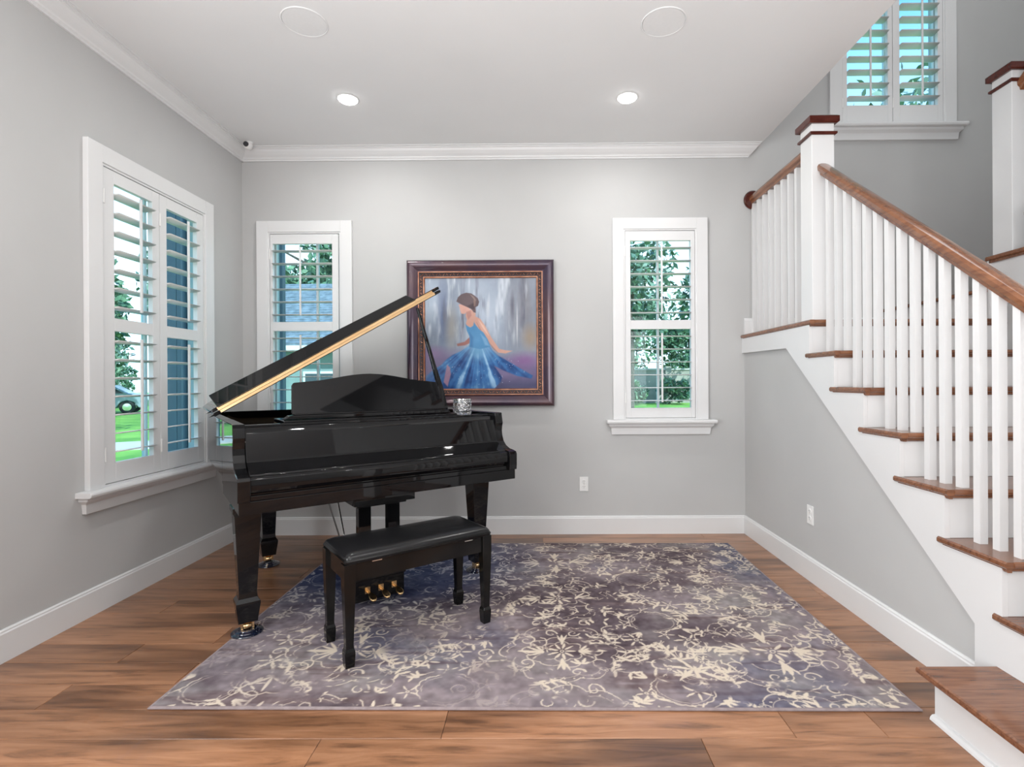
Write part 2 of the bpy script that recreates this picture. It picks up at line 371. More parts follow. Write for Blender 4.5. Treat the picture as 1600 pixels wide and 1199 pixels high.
# left wall: local x -> +Y, local y -> -X
shutter_window('window_3', 'wide double-panel shuttered window on the left wall', (XL, 0, 0), PI/2, 2.728, 3.80, .665, 2.52, .095,
               [(2.838, 3.262, 2.912, 3.203), (3.266, 3.692, 3.327, 3.625)], [(.788, 1.520), (1.592, 2.340)], [7, 7], RAD(-7), (1, 1), [3.266], ext=.085)
shutter_window('window_4', 'high shuttered window above the stair landing', (0, YB, 0), 0, 2.35, 3.355, 3.255, 5.28, .09,
               [(2.455, 2.852, 2.492, 2.815), (2.856, 3.252, 2.910, 3.213)], [(3.415, 4.475), (4.55, 5.17)], [10, 6], RAD(-3), (1, 1), [2.854])

# ------------------------------------------------------------------ staircase
RUN, RISE = .262, .2015
def noseY(k): return 3.154-RUN*(8-k)
def H(k): return .581+RISE*(k-3) if k > 1 else .190
XN = 1.641; XT = 2.83
stair = thing('staircase', 'white staircase with brown oak treads and square balusters', 'staircase', (1.7, 2.4, 0))
def sobj(name, mb, m, bevel=0, smooth=False, parent=None):
    o = obj(name, mb, m, parent or stair, bevel, smooth)
    if parent is None: o.matrix_parent_inverse = Matrix.Translation((-1.7, -2.4, 0))
    return o
nose = [(0, -.004), (.0, -.020), (.006, -.026), (.03, -.026), (.03, 0), (.006, 0)]
for k in range(2, 9):
    y0, z = noseY(k), H(k); yb = noseY(k+1)+.03 if k < 8 else YB
    m_ = MB(); m_.prism([(yb, z), (y0+.008, z), (y0+.002, z-.004), (y0, z-.012), (y0+.003, z-.021), (y0+.01, z-.025), (yb, z-.025)], XN+.0301, XT if k < 8 else 2.80)
    # side return
    ye = yb+.03 if k < 8 else YB
    m_.loft([[(XN+a, y0+.004, z-b) for a, b in ((.006, 0), (0, .006), (0, .019), (.006, .025), (.03, .025), (.03, 0))],
             [(XN+a, ye, z-b) for a, b in ((.006, 0), (0, .006), (0, .019), (.006, .025), (.03, .025), (.03, 0))]])
    tr = sobj('tread' if k < 8 else 'landing_board', m_, 'tread')
    m_ = MB(); m_.prism([(y0+.012, z-.025), (y0+.016, z-.034), (y0+.024, z-.040), (y0+.032, z-.040), (y0+.032, z-.025)], XN+.0302, XT)
    m_.loft([[(XN+a, y0+.012, z-b) for a, b in ((.008, .025), (.012, .034), (.016, .040), (.03, .040), (.03, .025))],
             [(XN+a, ye-.02, z-b) for a, b in ((.008, .025), (.012, .034), (.016, .040), (.03, .040), (.03, .025))]])
    sobj('cove_molding', m_, 'tread', parent=tr)
for k in range(2, 9):
    y0 = noseY(k)+.03; m_ = MB(); m_.box(XR+.0015, XT, y0, y0+.018, H(k-1)+.001, H(k)-.026); sobj('riser', m_, 'trim')
# wide bottom step
m_ = MB(); z = H(1); xl = 1.365; yb = 1.905; yf = noseY(1)
pts = [(xl, yf), (XT, yf), (XT, noseY(2)+.03), (1.668, noseY(2)+.03), (1.668, yb), (xl, yb)]
def inset(pts, d):  # outline shrunk on its free sides (left, front, back)
    return [(max(x, xl+d) if x < xl+.01 else x, (yf+d) if abs(y-yf) < .01 else ((yb-d) if abs(y-yb) < .01 and d < .03 else y)) for x, y in pts]
rings = [[(x, y, zz) for x, y in inset(pts, d)] for zz, d in ((z-.026, .007), (z-.021, .001), (z-.013, 0), (z-.004, .002), (z, .008))]
m_.loft(rings); t1 = sobj('bottom_tread', m_, 'tread'); t1['label'] = 'wide bottom tread wrapping round the stair corner'
m_ = MB(); m_.loft([[(x, y, zz) for x, y in inset(pts, d)] for zz, d in ((z-.046, .045), (z-.040, .034), (z-.030, .026), (z-.026, .024))]); sobj('cove_molding', m_, 'tread', parent=t1)
m_ = MB(); m_.prism([(xl+.062, yf+.05), (XT, yf+.05), (XT, noseY(2)), (1.66, noseY(2)), (1.66, yb-.01), (xl+.062, yb-.01)], .001, z-.027, 'z'); sobj('bottom_step_box', m_, 'trim')
m_ = MB(); m_.prism([(xl+.062, 0.001), (xl+.044, .001), (xl+.046, .010), (xl+.053, .018), (xl+.062, .020)], yf+.03, yb-.008, 'y')
m_.prism([(yf+.05, .001), (yf+.032, .001), (yf+.034, .010), (yf+.041, .018), (yf+.05, .02)], xl+.05, XT, 'x'); sobj('shoe_molding', m_, 'trim')
# skirt board
pts = [(4.22, 1.444), (3.479, 1.436), (1.992, .301), (1.992, .001), (1.33+.06, .001)]
for k in range(1, 8):
    pts += [(noseY(k)+.030, (H(k-1) if k > 1 else .05)-.001), (noseY(k)+.030, H(k)-.027)] if k > 1 else [(noseY(1)+.07, H(1)-.03)]
pts += [(noseY(8)+.03, H(7)-.027), (noseY(8)+.03, H(8)-.027), (4.22, H(8)-.027)]
clean = []
for p in pts:
    if not clean or (abs(p[0]-clean[-1][0])+abs(p[1]-clean[-1][1])) > .004: clean.append(p)
m_ = MB(); m_.prism(clean, XR-.02, XR+.001); sobj('skirt_board', m_, 'trim')
# newel posts
def newel(x0, y0, w, zb, zt, label):
    cx, cy, h = x0+w/2, y0+w/2, w/2
    m_ = MB(); m_.sq([(zb, h), (zt-.045, h)], cx, cy); nw = sobj('newel_post', m_, 'trim', .003); nw['label'] = label
    m_ = MB(); m_.sq([(zt-.047, h+.012), (zt-.041, h+.022), (zt-.008, h+.022), (zt, h+.012)], cx, cy); sobj('newel_cap', m_, 'cap', parent=nw)
    m_ = MB(); m_.sq([(zt-.115, h+.006), (zt-.110, h+.013), (zt-.098, h+.013), (zt-.095, h+.006)], cx, cy); sobj('newel_collar', m_, 'cap', parent=nw)
newel(1.672, 3.182, .136, H(8), 2.822, 'white square newel at the landing corner')
newel(2.822, 3.122, .136, H(8)+2*RISE-.01, 3.100, 'white square newel at the upper flight')
# handrails
rp_ = [(a*1.12, b*1.12) for a, b in [(-.018, -.062), (.018, -.062), (.020, -.048), (.031, -.038), (.033, -.018), (.026, -.005), (.010, 0), (-.010, 0), (-.026, -.005), (-.033, -.018), (-.031, -.038), (-.020, -.048)]]
RX = 1.742
def rail(x, y0, z0, y1, z1, name='handrail'):
    m_ = MB(); rings = []
    m_.loft([[(x+a*1.02, y0, z0+b) for a, b in rp_], [(x+a*1.02, y1, z1+b) for a, b in rp_]])
    return sobj(name, m_, 'rail', smooth=True)
SL = RISE/RUN
def railz(y): return 2.535-(3.182-y)*SL*.993
r1 = rail(RX, 3.182, railz(3.182), .95, railz(.95)); r1['label'] = 'long sloping brown handrail'
r2 = rail(RX, 3.318, 2.700, 4.215, 2.700); r2['label'] = 'short level handrail from newel to back wall'
m_ = MB(); m_.lathe([(.045, 4.192), (.068, 4.196), (.076, 4.206), (.074, 4.219)], axis='y', c3=(RX, 0, 2.668), n=28); sobj('wall_rosette', m_, 'cap', smooth=True)
# balusters
def bal_mesh(h, slope=0, w=.0155):
    m_ = MB(); m_.add([(-w, -w, 0), (w, -w, 0), (w, w, 0), (-w, w, 0), (-w, -w, h-w*slope), (w, -w, h-w*slope), (w, w, h+w*slope), (-w, w, h+w*slope)],
                      [(0, 3, 2, 1), (4, 5, 6, 7), (0, 1, 5, 4), (1, 2, 6, 5), (2, 3, 7, 6), (3, 0, 4, 7)])
    me = m_.mesh('baluster'); me.materials.append(M['trim']); return me
for k in range(1, 8):
    for j in range(3):
        y = noseY(k)+.052+.0873*j
        if k == 1 and j == 0: continue
        o = sobj('baluster', bal_mesh(railz(y)-.073-H(k)+.01, SL), 'trim'); o.location = (RX, y, H(k))
me = bal_mesh(2.638-H(8))
for j in range(8):
    o = sobj('baluster', me, 'trim'); o.location = (RX, 3.495+.0995*j, H(8))
# the bottom newel stands out of the frame to the right
newel(1.676, .86, .136, 0.0, 1.12, 'white bottom newel at the stair foot')
# landing base, upper platform and upper flight
m_ = MB(); m_.prism([(YB-a, H(8)+z) for a, z in base_prof(.135)], 1.668, 2.78); struct(obj('baseboard_landing', m_, 'trim'))
H9, H10 = H(8)+RISE, H(8)+2*RISE-.01
m_ = MB(); m_.prism([(2.778, H9), (2.77, H9-.006), (2.77, H9-.020), (2.778, H9-.026), (XW, H9-.026), (XW, H9)], 3.27, YB, 'y'); sobj('upper_platform', m_, 'tread')
m_ = MB(); m_.box(2.80, 2.818, 3.27, YB, H(8), H9-.026); m_.box(2.80, XW, 3.255, 3.273, H(8), H10-.026); sobj('riser', m_, 'trim')
for j in range(7):
    yk = 3.28-RUN*j; z = H10+RISE*j
    m_ = MB(); m_.box(2.79, XW, yk-RUN-.03, yk, z-.026, z); tr = sobj('tread', m_, 'tread', .006)
    m_ = MB(); m_.box(2.800, XW, yk-RUN, yk-.02, z-.042, z-.026); sobj('cove_molding', m_, 'tread', parent=tr)
    m_ = MB(); m_.box(2.83, XW, yk-RUN-.018, yk-RUN, z, z+RISE-.026); sobj('riser', m_, 'trim')
pts = [(3.262, 1.60)]+[p for j in range(7) for p in ((3.262-RUN*j, H10+RISE*j-.027), (3.262-RUN*(j+1), H10+RISE*j-.027))]+[(3.262-RUN*7, H10+RISE*6-.35)]
m_ = MB(); m_.prism(pts, 2.812, 2.832); sobj('skirt_board', m_, 'trim')
rb = rail(2.89, 3.122, 3.005, 1.5, 3.005+1.622*SL); rb['label'] = 'upper flight handrail'
for j in range(6):
    for i in range(3):
        y = 3.28-RUN*j-.075-.087*i
        if y > 3.10: continue
        o = sobj('baluster', bal_mesh(3.005+(3.122-y)*SL-.073-(H10+RISE*j)+.01, -SL), 'trim'); o.location = (2.89, y, H10+RISE*j)
m_ = MB(); m_.box(1.70, XT, 3.2, 4.2, H(8)-.15, H(8)-.03); sobj('landing_frame', m_, 'trim')
#PART2
# ------------------------------------------------------------------ painted surfaces as coloured grids
def smooth_noise(h, w, sy, sx, rng, octaves=4):
    out = np.zeros((h, w)); amp = 1; tot = 0
    for o in range(octaves):
        gy, gx = max(2, int(sy*2**o)+1), max(2, int(sx*2**o)+1)
        g = rng.random((gy+1, gx+1)); yy = np.linspace(0, gy-1e-6, h); xx = np.linspace(0, gx-1e-6, w)
        iy, ix = yy.astype(int), xx.astype(int); fy, fx = yy-iy, xx-ix
        fy, fx = fy*fy*(3-2*fy), fx*fx*(3-2*fx); fy = fy[:, None]; fx = fx[None]
        v = (g[iy][:, ix]*(1-fy)*(1-fx)+g[iy+1][:, ix]*fy*(1-fx)+g[iy][:, ix+1]*(1-fy)*fx+g[iy+1][:, ix+1]*fy*fx)
        out += v*amp; tot += amp; amp *= .55
    return out/tot
def srgb(c): c = np.clip(np.asarray(c, float)/255, 0, 1); return np.where(c <= .04045, c/12.92, ((c+.055)/1.055)**2.4)
def color_grid(name, img, X0, X1, Y0, Y1, m, parent, vertical=False, off=0.0):
    """img rows run from Y0 to Y1; one vertex per texel carrying its colour"""
    h, w, _ = img.shape
    xx, yy = np.meshgrid(np.linspace(X0, X1, w), np.linspace(Y0, Y1, h))
    co = np.zeros((h*w, 3)); co[:, 0] = xx.ravel()
    if vertical: co[:, 1] = off; co[:, 2] = yy.ravel()
    else: co[:, 1] = yy.ravel(); co[:, 2] = off
    i = np.arange((h-1)*(w-1)); r, c = i//(w-1), i % (w-1); a = r*w+c
    quads = np.stack([a, a+1, a+w+1, a+w], 1).astype(np.int32)
    me = bpy.data.meshes.new(name); me.vertices.add(h*w); me.vertices.foreach_set('co', co.ravel())
    me.loops.add(quads.size); me.loops.foreach_set('vertex_index', quads.ravel())
    me.polygons.add(len(quads)); me.polygons.foreach_set('loop_start', np.arange(0, quads.size, 4, dtype=np.int32)); me.polygons.foreach_set('loop_total', np.full(len(quads), 4, np.int32))
    at = me.color_attributes.new('tint', 'FLOAT_COLOR', 'POINT')
    rgba = np.ones((h*w, 4), np.float32); rgba[:, :3] = srgb(img.reshape(-1, 3)); at.data.foreach_set('color', rgba.ravel())
    me.update(); me.validate()
    return obj(name, me, m, parent)
def tint_mat(name, rough, coat=0, bumpy=0):
    m = mat(name, rough=rough, coat=coat); a = N(m, 'ShaderNodeVertexColor', layer_name='tint'); L(m, a.outputs[0], P(m).inputs['Base Color'])
    if bumpy:
        t = N(m, 'ShaderNodeTexCoord'); n = N(m, 'ShaderNodeTexNoise'); n.inputs['Scale'].default_value = 320; L(m, t.outputs['Object'], n.inputs[0]); bump(m, n.outputs[0], bumpy, .002)
    return m
M['rugpile'] = tint_mat('printed_rug_pile', .95, 0, .5); P(M['rugpile']).inputs['Specular IOR Level'].default_value = .1
M['paint'] = tint_mat('oil_painting', .22, 0); P(M['paint']).inputs['Specular IOR Level'].default_value = .28
M['rugedge'] = noise_var(mat('rug_binding', rough=.9), (.24, .195, .20), (.31, .255, .26), 30)

# ---- rug
RW, RH = 2.873, 1.995; gw, gh = 820, 570
def make_rug():
    rng = np.random.default_rng(5); px = RW/gw
    U, V = np.meshgrid((np.arange(gw)+.5)/gw, (np.arange(gh)+.5)/gh)       # V=0 front
    n1 = smooth_noise(gh, gw, 3, 4, rng, 5); n2 = smooth_noise(gh, gw, 5, 7, rng, 6); n3 = smooth_noise(gh, gw, 2, 3, rng, 4); fine = smooth_noise(gh, gw, 60, 90, rng, 2)
    st = smooth_noise(gh, gw, 45, 8, rng, 3)
    base = np.array([141, 129, 133.])[None, None]*np.ones((gh, gw, 1))
    def mixc(img, col, k): k = np.clip(k, 0, 1)[..., None]; return img*(1-k)+np.array(col, float)*k
    base = mixc(base, (92, 80, 86), (n1-.50)*5.5)
    base = mixc(base, (146, 139, 139), (n2-.54)*5)
    base = mixc(base, (116, 100, 102), (st-.56)*4)
    blue = np.clip(1.15-np.hypot((U-.16)/.33, (V-.78)/.42), 0, 1)*1.1+np.clip(.62-np.hypot((U-.03)/.25, (V-.2)/.5), 0, 1)*.2
    base = mixc(base, (70, 84, 122), blue*(.55+.9*(n3-.35))*1.15)
    base = mixc(base, (50, 62, 100), (blue-.3)*(n1-.42)*6)
    base = mixc(base, (96, 84, 90), np.clip(1-np.hypot((U-.84)/.1, (V-.84)/.12), 0, 1)*1.4+np.clip(1-np.hypot((U-.78)/.10, (V-.3)/.10), 0, 1)*1.4)
    base += (fine-.5)[..., None]*40; base *= .93
    mask = np.zeros((gh, gw), np.float32)
    def win(x, y, r):
        i0, i1 = max(0, int((x-r)/px)), min(gw, int((x+r)/px)+2); j0, j1 = max(0, int((y-r)/px)), min(gh, int((y+r)/px)+2)
        if i0 >= i1 or j0 >= j1: return None
        X, Y = np.meshgrid((np.arange(i0, i1)+.5)*px, (np.arange(j0, j1)+.5)*px); return (slice(j0, j1), slice(i0, i1)), X, Y
    def put(s, d, w=1.0): mask[s] = np.maximum(mask[s], np.clip(.32-d/px*.8, 0, 1)*w)
    def stroke(pts, r0, r1=None, w=1.0):
        r1 = r0 if r1 is None else r1; n = len(pts)
        for i in range(n-1):
            (ax, ay), (bx, by) = pts[i], pts[i+1]; ra = r0+(r1-r0)*i/(n-1)
            q = win((ax+bx)/2, (ay+by)/2, math.hypot(bx-ax, by-ay)/2+ra+.008)
            if q is None: continue
            s, X, Y = q; dx, dy = bx-ax, by-ay; t = np.clip(((X-ax)*dx+(Y-ay)*dy)/(dx*dx+dy*dy+1e-12), 0, 1)
            put(s, np.hypot(X-ax-t*dx, Y-ay-t*dy)-ra, w)
    def petal(x, y, a, l, wd, w=1.0, hollow=False):
        q = win(x+math.cos(a)*l/2, y+math.sin(a)*l/2, l*.75+.01)
        if q is None: return
        s, X, Y = q; u = ((X-x)*math.cos(a)+(Y-y)*math.sin(a))/l; v = (-(X-x)*math.sin(a)+(Y-y)*math.cos(a))
        prof = .85*wd*np.sqrt(np.clip(u, 0, 1))*np.clip(1-u, 0, 1)**.6*1.6
        d = np.where((u > 0) & (u < 1), np.abs(v)-prof, .05)
        put(s, np.abs(d)-.003 if hollow else d, w)
    def ringd(x, y, r, t, sx=1., lob=0, amp=0, ph=0, w=1.0):
        q = win(x, y, r*max(sx, 1)*1.3+.02)
        if q is None: return
        s, X, Y = q; dx, dy = (X-x)/sx, Y-y; th = np.arctan2(dy, dx); rr = r*(1+amp*np.abs(np.cos(th*lob/2+ph)) if lob else 1)
        put(s, np.abs(np.hypot(dx, dy)-rr)-t, w)
    def flower(x, y, r, n, ph=0):
        for i in range(n): petal(x+.25*r*math.cos(ph+2*PI*i/n), y+.25*r*math.sin(ph+2*PI*i/n), ph+2*PI*i/n, r*.8, r*.17)
        ringd(x, y, r*.13, .0035)
    def curl(x, y, a, r, sgn=1, turns=1.1, t=.005):
        pts = []; cx, cy = x, y
        for i in range(22):
            u = i/21; ang = a+sgn*u*turns*2*PI; rr = r*(1-.78*u); pts.append((cx+math.cos(ang)*rr, cy+math.sin(ang)*rr))
        stroke(pts, t, t*.5)
    def vine(x, y, a, l, sgn=1):
        pts = [(x+math.cos(a+sgn*1.1*math.sin(i/14*3))*l*i/14, y+math.sin(a+sgn*1.1*math.sin(i/14*3))*l*i/14) for i in range(15)]
        stroke(pts, .0035, .002)
        for i in range(3, 15, 3):
            for s_ in (1, -1): petal(*pts[i], a+s_*1.0+sgn*.3, .05, .013)
    def medallion(x, y, S):
        ringd(x, y, .085*S, .003, 1.35, 8, .22); ringd(x, y, .135*S, .0032, 1.4, 10, .16, .5); ringd(x, y, .27*S, .0035, 1.15, 12, .12); ringd(x, y, .235*S, .002, 1.15, 12, .12)
        flower(x, y, .085*S, 9)
        for s_ in (1, -1):
            petal(x+s_*.1*S, y, 0 if s_ > 0 else PI, .15*S, .022*S); petal(x, y+s_*.07*S, s_*PI/2, .12*S, .022*S)
            for q in (.45, -.45, .9, -.9): petal(x+s_*.10*S, y, (0 if s_ > 0 else PI)+q, .11*S, .014*S)
            for q in (.35, -.35): petal(x, y+s_*.09*S, s_*PI/2+q, .10*S, .013*S)
            for t_ in (1, -1):
                curl(x+s_*.20*S, y+t_*.12*S, PI*(.5 if t_ > 0 else -.5), .05*S, s_*t_); curl(x+s_*.07*S, y+t_*.20*S, 0, .038*S, -s_*t_)
                petal(x+s_*.17*S, y+t_*.15*S, math.atan2(t_*.8, s_), .085*S, .02*S, hollow=True)
                vine(x+s_*.26*S, y+t_*.07*S, math.atan2(t_*.5, s_), .20*S, s_*t_)
        for i in range(40):
            a = 2*PI*i/40; q = win(x+math.cos(a)*.255*S*1.2, y+math.sin(a)*.27*S, .012)
            if q: put(q[0], np.hypot(q[1]-x-math.cos(a)*.255*S*1.2, q[2]-y-math.sin(a)*.27*S)-.005)
    def wreath(x, y, r):
        ringd(x, y, r, .0035, 1.1, 16, .06); ringd(x, y, r*.88, .0018, 1.1)
        for i in range(8):
            a = 2*PI*i/8+.2; px_, py_ = x+math.cos(a)*r*1.45, y+math.sin(a)*r*1.3
            flower(px_, py_, .045, 5, a) if i % 2 == 0 else [petal(px_, py_, a+q, .06, .012) for q in (-.5, 0, .5)]
    xs_ = [.16+.47*i for i in range(7)]; 
    for i, x in enumerate(xs_):
        for j in range(-1, 4):
            y = .12+.58*j+(.29 if i % 2 else 0)
            if i % 2: medallion(x, y, .92+.1*((i*7+j) % 3-1))
            else: wreath(x, y, .105); [flower(x+dx, y+dy, .06, 6, dx*9) for dx, dy in ((.0, .29), (.13, .2), (-.13, .2), (.12, -.19), (-.12, -.19))]
            for s_ in (1, -1): vine(x, y+.2*s_, s_*PI/2, .17, s_); curl(x+.12*s_, y+.28, 0, .04, s_)
    for _ in range(190):
        x, y = rng.random()*RW, rng.random()*RH
        k = rng.integers(0, 4)
        if k == 0: flower(x, y, .035+.03*rng.random(), 6, rng.random()*3)
        elif k == 1: curl(x, y, rng.random()*6, .03+.03*rng.random(), 1 if rng.random() > .5 else -1, 1.2, .004)
        elif k == 2: [petal(x, y, rng.random()*.3+q, .05, .012) for q in (0, .9, 1.8, 2.7)]
        else: vine(x, y, rng.random()*6, .13, 1)
    # big blooms near the front edge
    for x, y, r in ((.36, .20, .10), (2.12, .26, .12)):
        for i in range(7): petal(x, y, i*PI/3.5+.3, r, r*.13)
        ringd(x, y, r*1.05, .005, 1.2, 7, .2)
    worn = smooth_noise(gh, gw, 26, 38, rng, 3); wear2 = smooth_noise(gh, gw, 4, 6, rng, 3)
    # wobble the printed outlines a little
    wy = ((smooth_noise(gh, gw, 14, 20, rng, 3)-.5)*11).astype(int); wx = ((smooth_noise(gh, gw, 14, 20, rng, 3)-.5)*11).astype(int)
    jj, ii = np.meshgrid(np.arange(gh), np.arange(gw), indexing='ij'); mask2 = mask[np.clip(jj+wy, 0, gh-1), np.clip(ii+wx, 0, gw-1)]
    k = mask2*np.clip((worn-.34)*9, 0, 1)*np.clip((wear2-.24)*6, .25, 1)
    cream = np.array([218, 204, 184.])*np.ones((gh, gw, 1)); cream = mixc(cream, (176, 178, 192), blue*1.3)
    out = base*(1-.88*k[..., None])+cream*.88*k[..., None]
    return np.clip(out, 0, 255)
rug = thing('rug', 'grey and blue rug with worn cream damask pattern under the piano bench', 'rug', (-.018, 2.950, 0), RAD(-.45))
m_ = MB(); m_.loft([[(sx*(RW/2+d), sy*(RH/2+d), z) for sx, sy in ((-1, -1), (1, -1), (1, 1), (-1, 1))] for z, d in ((.0005, 0), (.003, .004), (.008, .004), (.0092, 0))]); obj('rug_binding', m_, 'rugedge', rug)
color_grid('rug_pile', make_rug(), -RW/2+.006, RW/2-.006, -RH/2+.006, RH/2-.006, 'rugpile', rug, off=.0100)

# ---- framed painting
def make_painting(n=330):
    rng = np.random.default_rng(3)
    S_, T_ = np.meshgrid((np.arange(n)+.5)/n, 1-(np.arange(n)+.5)/n)     # T from the top
    X, Y = 20+S_*875, 175+T_*865
    img = np.ones((n, n, 3))*np.array([136, 147, 163.])
    def mixc(col, k): 
        nonlocal img
        k = np.clip(k, 0, 1)[..., None]; img = img*(1-k)+np.array(col, float)*k
    vs = smooth_noise(n, n, 2, 16, rng, 4)[::-1]; vs2 = smooth_noise(n, n, 3, 22, rng, 4)[::-1]; nb = smooth_noise(n, n, 6, 6, rng, 5)
    g = lambda cx, cy, rx, ry: np.clip(1.2-np.hypot((X-cx)/rx, (Y-cy)/ry), 0, 1)
    mixc((176, 188, 204), g(480, 430, 230, 330)*.9); mixc((178, 192, 208), g(80, 330, 110, 230)*.7)
    mixc((103, 116, 146), g(165, 470, 55, 290)*1.0*(vs+.35)); mixc((128, 128, 134), g(800, 420, 170, 380)*(vs2+.25))
    mixc((104, 106, 120), (vs-.56)*4*np.clip((760-Y)/200, 0, 1)); mixc((192, 200, 210), (vs2-.58)*4*np.clip((760-Y)/200, 0, 1))
    mixc((172, 160, 140), g(225, 560, 60, 190)*.45); mixc((160, 140, 118), g(845, 640, 75, 110)*.7); mixc((96, 96, 110), g(705, 400, 18, 120)*.8); mixc((205, 208, 214), g(742, 540, 7, 170)*.8)
    mixc((108, 96, 132), np.clip((Y-730-.12*(X-450))/110, 0, 1)*.9); mixc((66, 66, 98), np.clip((Y-930)/80, 0, 1)*.9); mixc((128, 92, 140), g(800, 820, 150, 70)*.8)
    mixc((140, 112, 150), g(90, 760, 110, 60)*.6)
    def poly(pts, soft=5):
        inside = np.zeros((n, n), bool); dist = np.full((n, n), 1e9)
        for (ax, ay), (bx, by) in zip(pts, pts[1:]+pts[:1]):
            c = ((ay > Y) != (by > Y)) & (X < (bx-ax)*(Y-ay)/(by-ay+1e-9)+ax); inside ^= c
            dx, dy = bx-ax, by-ay; t = np.clip(((X-ax)*dx+(Y-ay)*dy)/(dx*dx+dy*dy), 0, 1); dist = np.minimum(dist, np.hypot(X-ax-t*dx, Y-ay-t*dy))
        return np.clip(.5+np.where(inside, dist, -dist)/soft, 0, 1)
    # skirt
    sk = poly([(368, 700), (300, 745), (235, 775), (185, 812), (150, 850), (85, 890), (30, 935), (22, 1040), (560, 1040), (612, 985), (622, 950), (592, 905), (560, 860), (640, 900), (740, 940), (850, 962), (862, 938), (760, 880), (660, 820), (590, 780), (545, 735), (528, 700)], 10)
    ang = np.arctan2(Y-640, X-440); rad = np.hypot(X-440, Y-640)
    lut = smooth_noise(1, 2000, 1, 46, rng, 3)[0]; fold = lut[np.clip(((ang+PI)/(2*PI)*2000).astype(int), 0, 1999)]; fold = .65*fold+.35*smooth_noise(n, n, 12, 12, rng, 3)
    c = np.ones((n, n, 3))*np.array([56, 112, 170.])
    def mc(col, k):
        nonlocal c
        k = np.clip(k, 0, 1)[..., None]; c = c*(1-k)+np.array(col, float)*k
    mc((150, 192, 224), (fold-.54)*6); mc((26, 54, 108), (.50-fold)*6); mc((150, 192, 222), np.clip(1-rad/230, 0, 1)*1.1); mc((96, 150, 188), g(430, 740, 60, 60)*.8); mc((40, 76, 130), np.clip((rad-330)/190, 0, 1)*.55)
    img = img*(1-sk[..., None]*.95)+c*sk[..., None]*.95
    mixc((165, 125, 145), poly([(192, 850), (214, 868), (222, 925), (196, 1020), (165, 985), (180, 905)], 9)*.85)
    mixc((150, 105, 100), poly([(372, 635), (330, 672), (270, 688), (275, 706), (335, 700), (372, 682)], 8))
    skin = (198, 156, 142)
    mixc(skin, poly([(345, 435), (340, 470), (350, 500), (338, 545), (380, 560), (404, 540), (412, 480), (420, 455), (385, 420)], 6))
    mixc(skin, poly([(408, 470), (455, 495), (492, 548), (540, 640), (600, 728), (650, 740), (705, 745), (650, 765), (590, 757), (530, 690), (470, 605), (436, 560), (410, 540)], 6))
    mixc((150, 104, 94), poly([(425, 520), (470, 600), (530, 690), (590, 755), (560, 735), (505, 660), (448, 575)], 9)*.7)
    mixc((226, 190, 172), poly([(440, 500), (480, 548), (520, 625), (505, 610), (460, 545)], 9)*.7)
    mixc((205, 160, 148), poly([(284, 382), (292, 402), (298, 430), (306, 452), (330, 456), (345, 444), (380, 430), (362, 398), (310, 380)], 4))
    mixc((160, 112, 112), poly([(345, 440), (380, 428), (385, 470), (360, 500), (350, 470)], 9)*.5)
    mixc((84, 138, 182), poly([(338, 530), (348, 585), (368, 628), (372, 665), (366, 712), (450, 730), (532, 712), (512, 655), (478, 600), (440, 572), (404, 520), (400, 548), (376, 562), (352, 548)], 6))
    mixc((60, 104, 152), poly([(370, 600), (400, 640), (395, 715), (370, 712), (374, 650)], 16)*.6); mixc((140, 180, 212), poly([(455, 610), (500, 650), (524, 705), (490, 700)], 12)*.6)
    mixc((98, 84, 88), poly([(268, 358), (280, 326), (306, 302), (345, 290), (385, 296), (412, 314), (436, 334), (446, 362), (438, 392), (417, 404), (419, 446), (404, 444), (385, 418), (352, 402), (312, 384)], 4))
    mixc((150, 130, 124), poly([(372, 300), (404, 320), (424, 350), (412, 352), (392, 326)], 6)*.7); mixc((62, 52, 58), poly([(350, 395), (404, 370), (410, 420), (385, 418)], 12)*.6)
    mixc((150, 122, 110), poly([(402, 345), (420, 352), (416, 392), (404, 396)], 6)*.6)
    for _ in range(38):
        x, y = rng.uniform(200, 800), rng.uniform(800, 1020); mixc((205, 220, 235), np.clip(3.0-np.hypot(X-x, Y-y), 0, 1)*.6)
    img += (nb-.5)[..., None]*26
    return np.clip(img, 0, 255)[::1]
M['frame_dark'] = noise_var(mat('plum_bronze_frame', rough=.26, metal=.35, coat=.4), (.045, .028, .055), (.085, .042, .05), 3)
M['frame_gilt'] = noise_var(mat('antique_copper', rough=.35, metal=.8), (.30, .12, .07), (.48, .24, .15), 20)
M['frame_carved'] = noise_var(mat('carved_frame_dark', rough=.4, metal=.3), (.03, .018, .02), (.06, .03, .03), 30)
pic = thing('framed_painting', 'framed painting of a seated woman in a blue gown above the piano', 'painting', (-.4435, YB-.002, 1.6145))
FW, FH = .587, .5835      # half sizes
def frame_side(mb, prof, side):
    for p in (0,):
        rings = []
        a, b = [], []
        for d, y in prof:
            ww, hh = FW-d, FH-d
            c4 = [(-ww, y, -hh), (ww, y, -hh), (ww, y, hh), (-ww, y, hh)]
            a.append(c4[side]); b.append(c4[(side+1) % 4])
        mb.loft([a, b])
prof_outer = [(0, 0), (0, -.038), (.006, -.050), (.018, -.056), (.034, -.054), (.060, -.042), (.080, -.032), (.088, -.034), (.094, -.034), (.096, -.028), (.096, 0)]
prof_gilt = [(.090, -.030), (.0905, -.037), (.097, -.037), (.0975, -.02)]
prof_carv = [(.096, -.004), (.096, -.028), (.118, -.020), (.130, -.020), (.130, -.004)]
prof_lin = [(.1295, -.004), (.1295, -.024), (.136, -.024), (.141, -.017), (.141, -.004)]
for s_ in range(4):
    m_ = MB(); frame_side(m_, prof_outer, s_); obj('outer_molding', m_, 'frame_dark', pic, smooth=True)
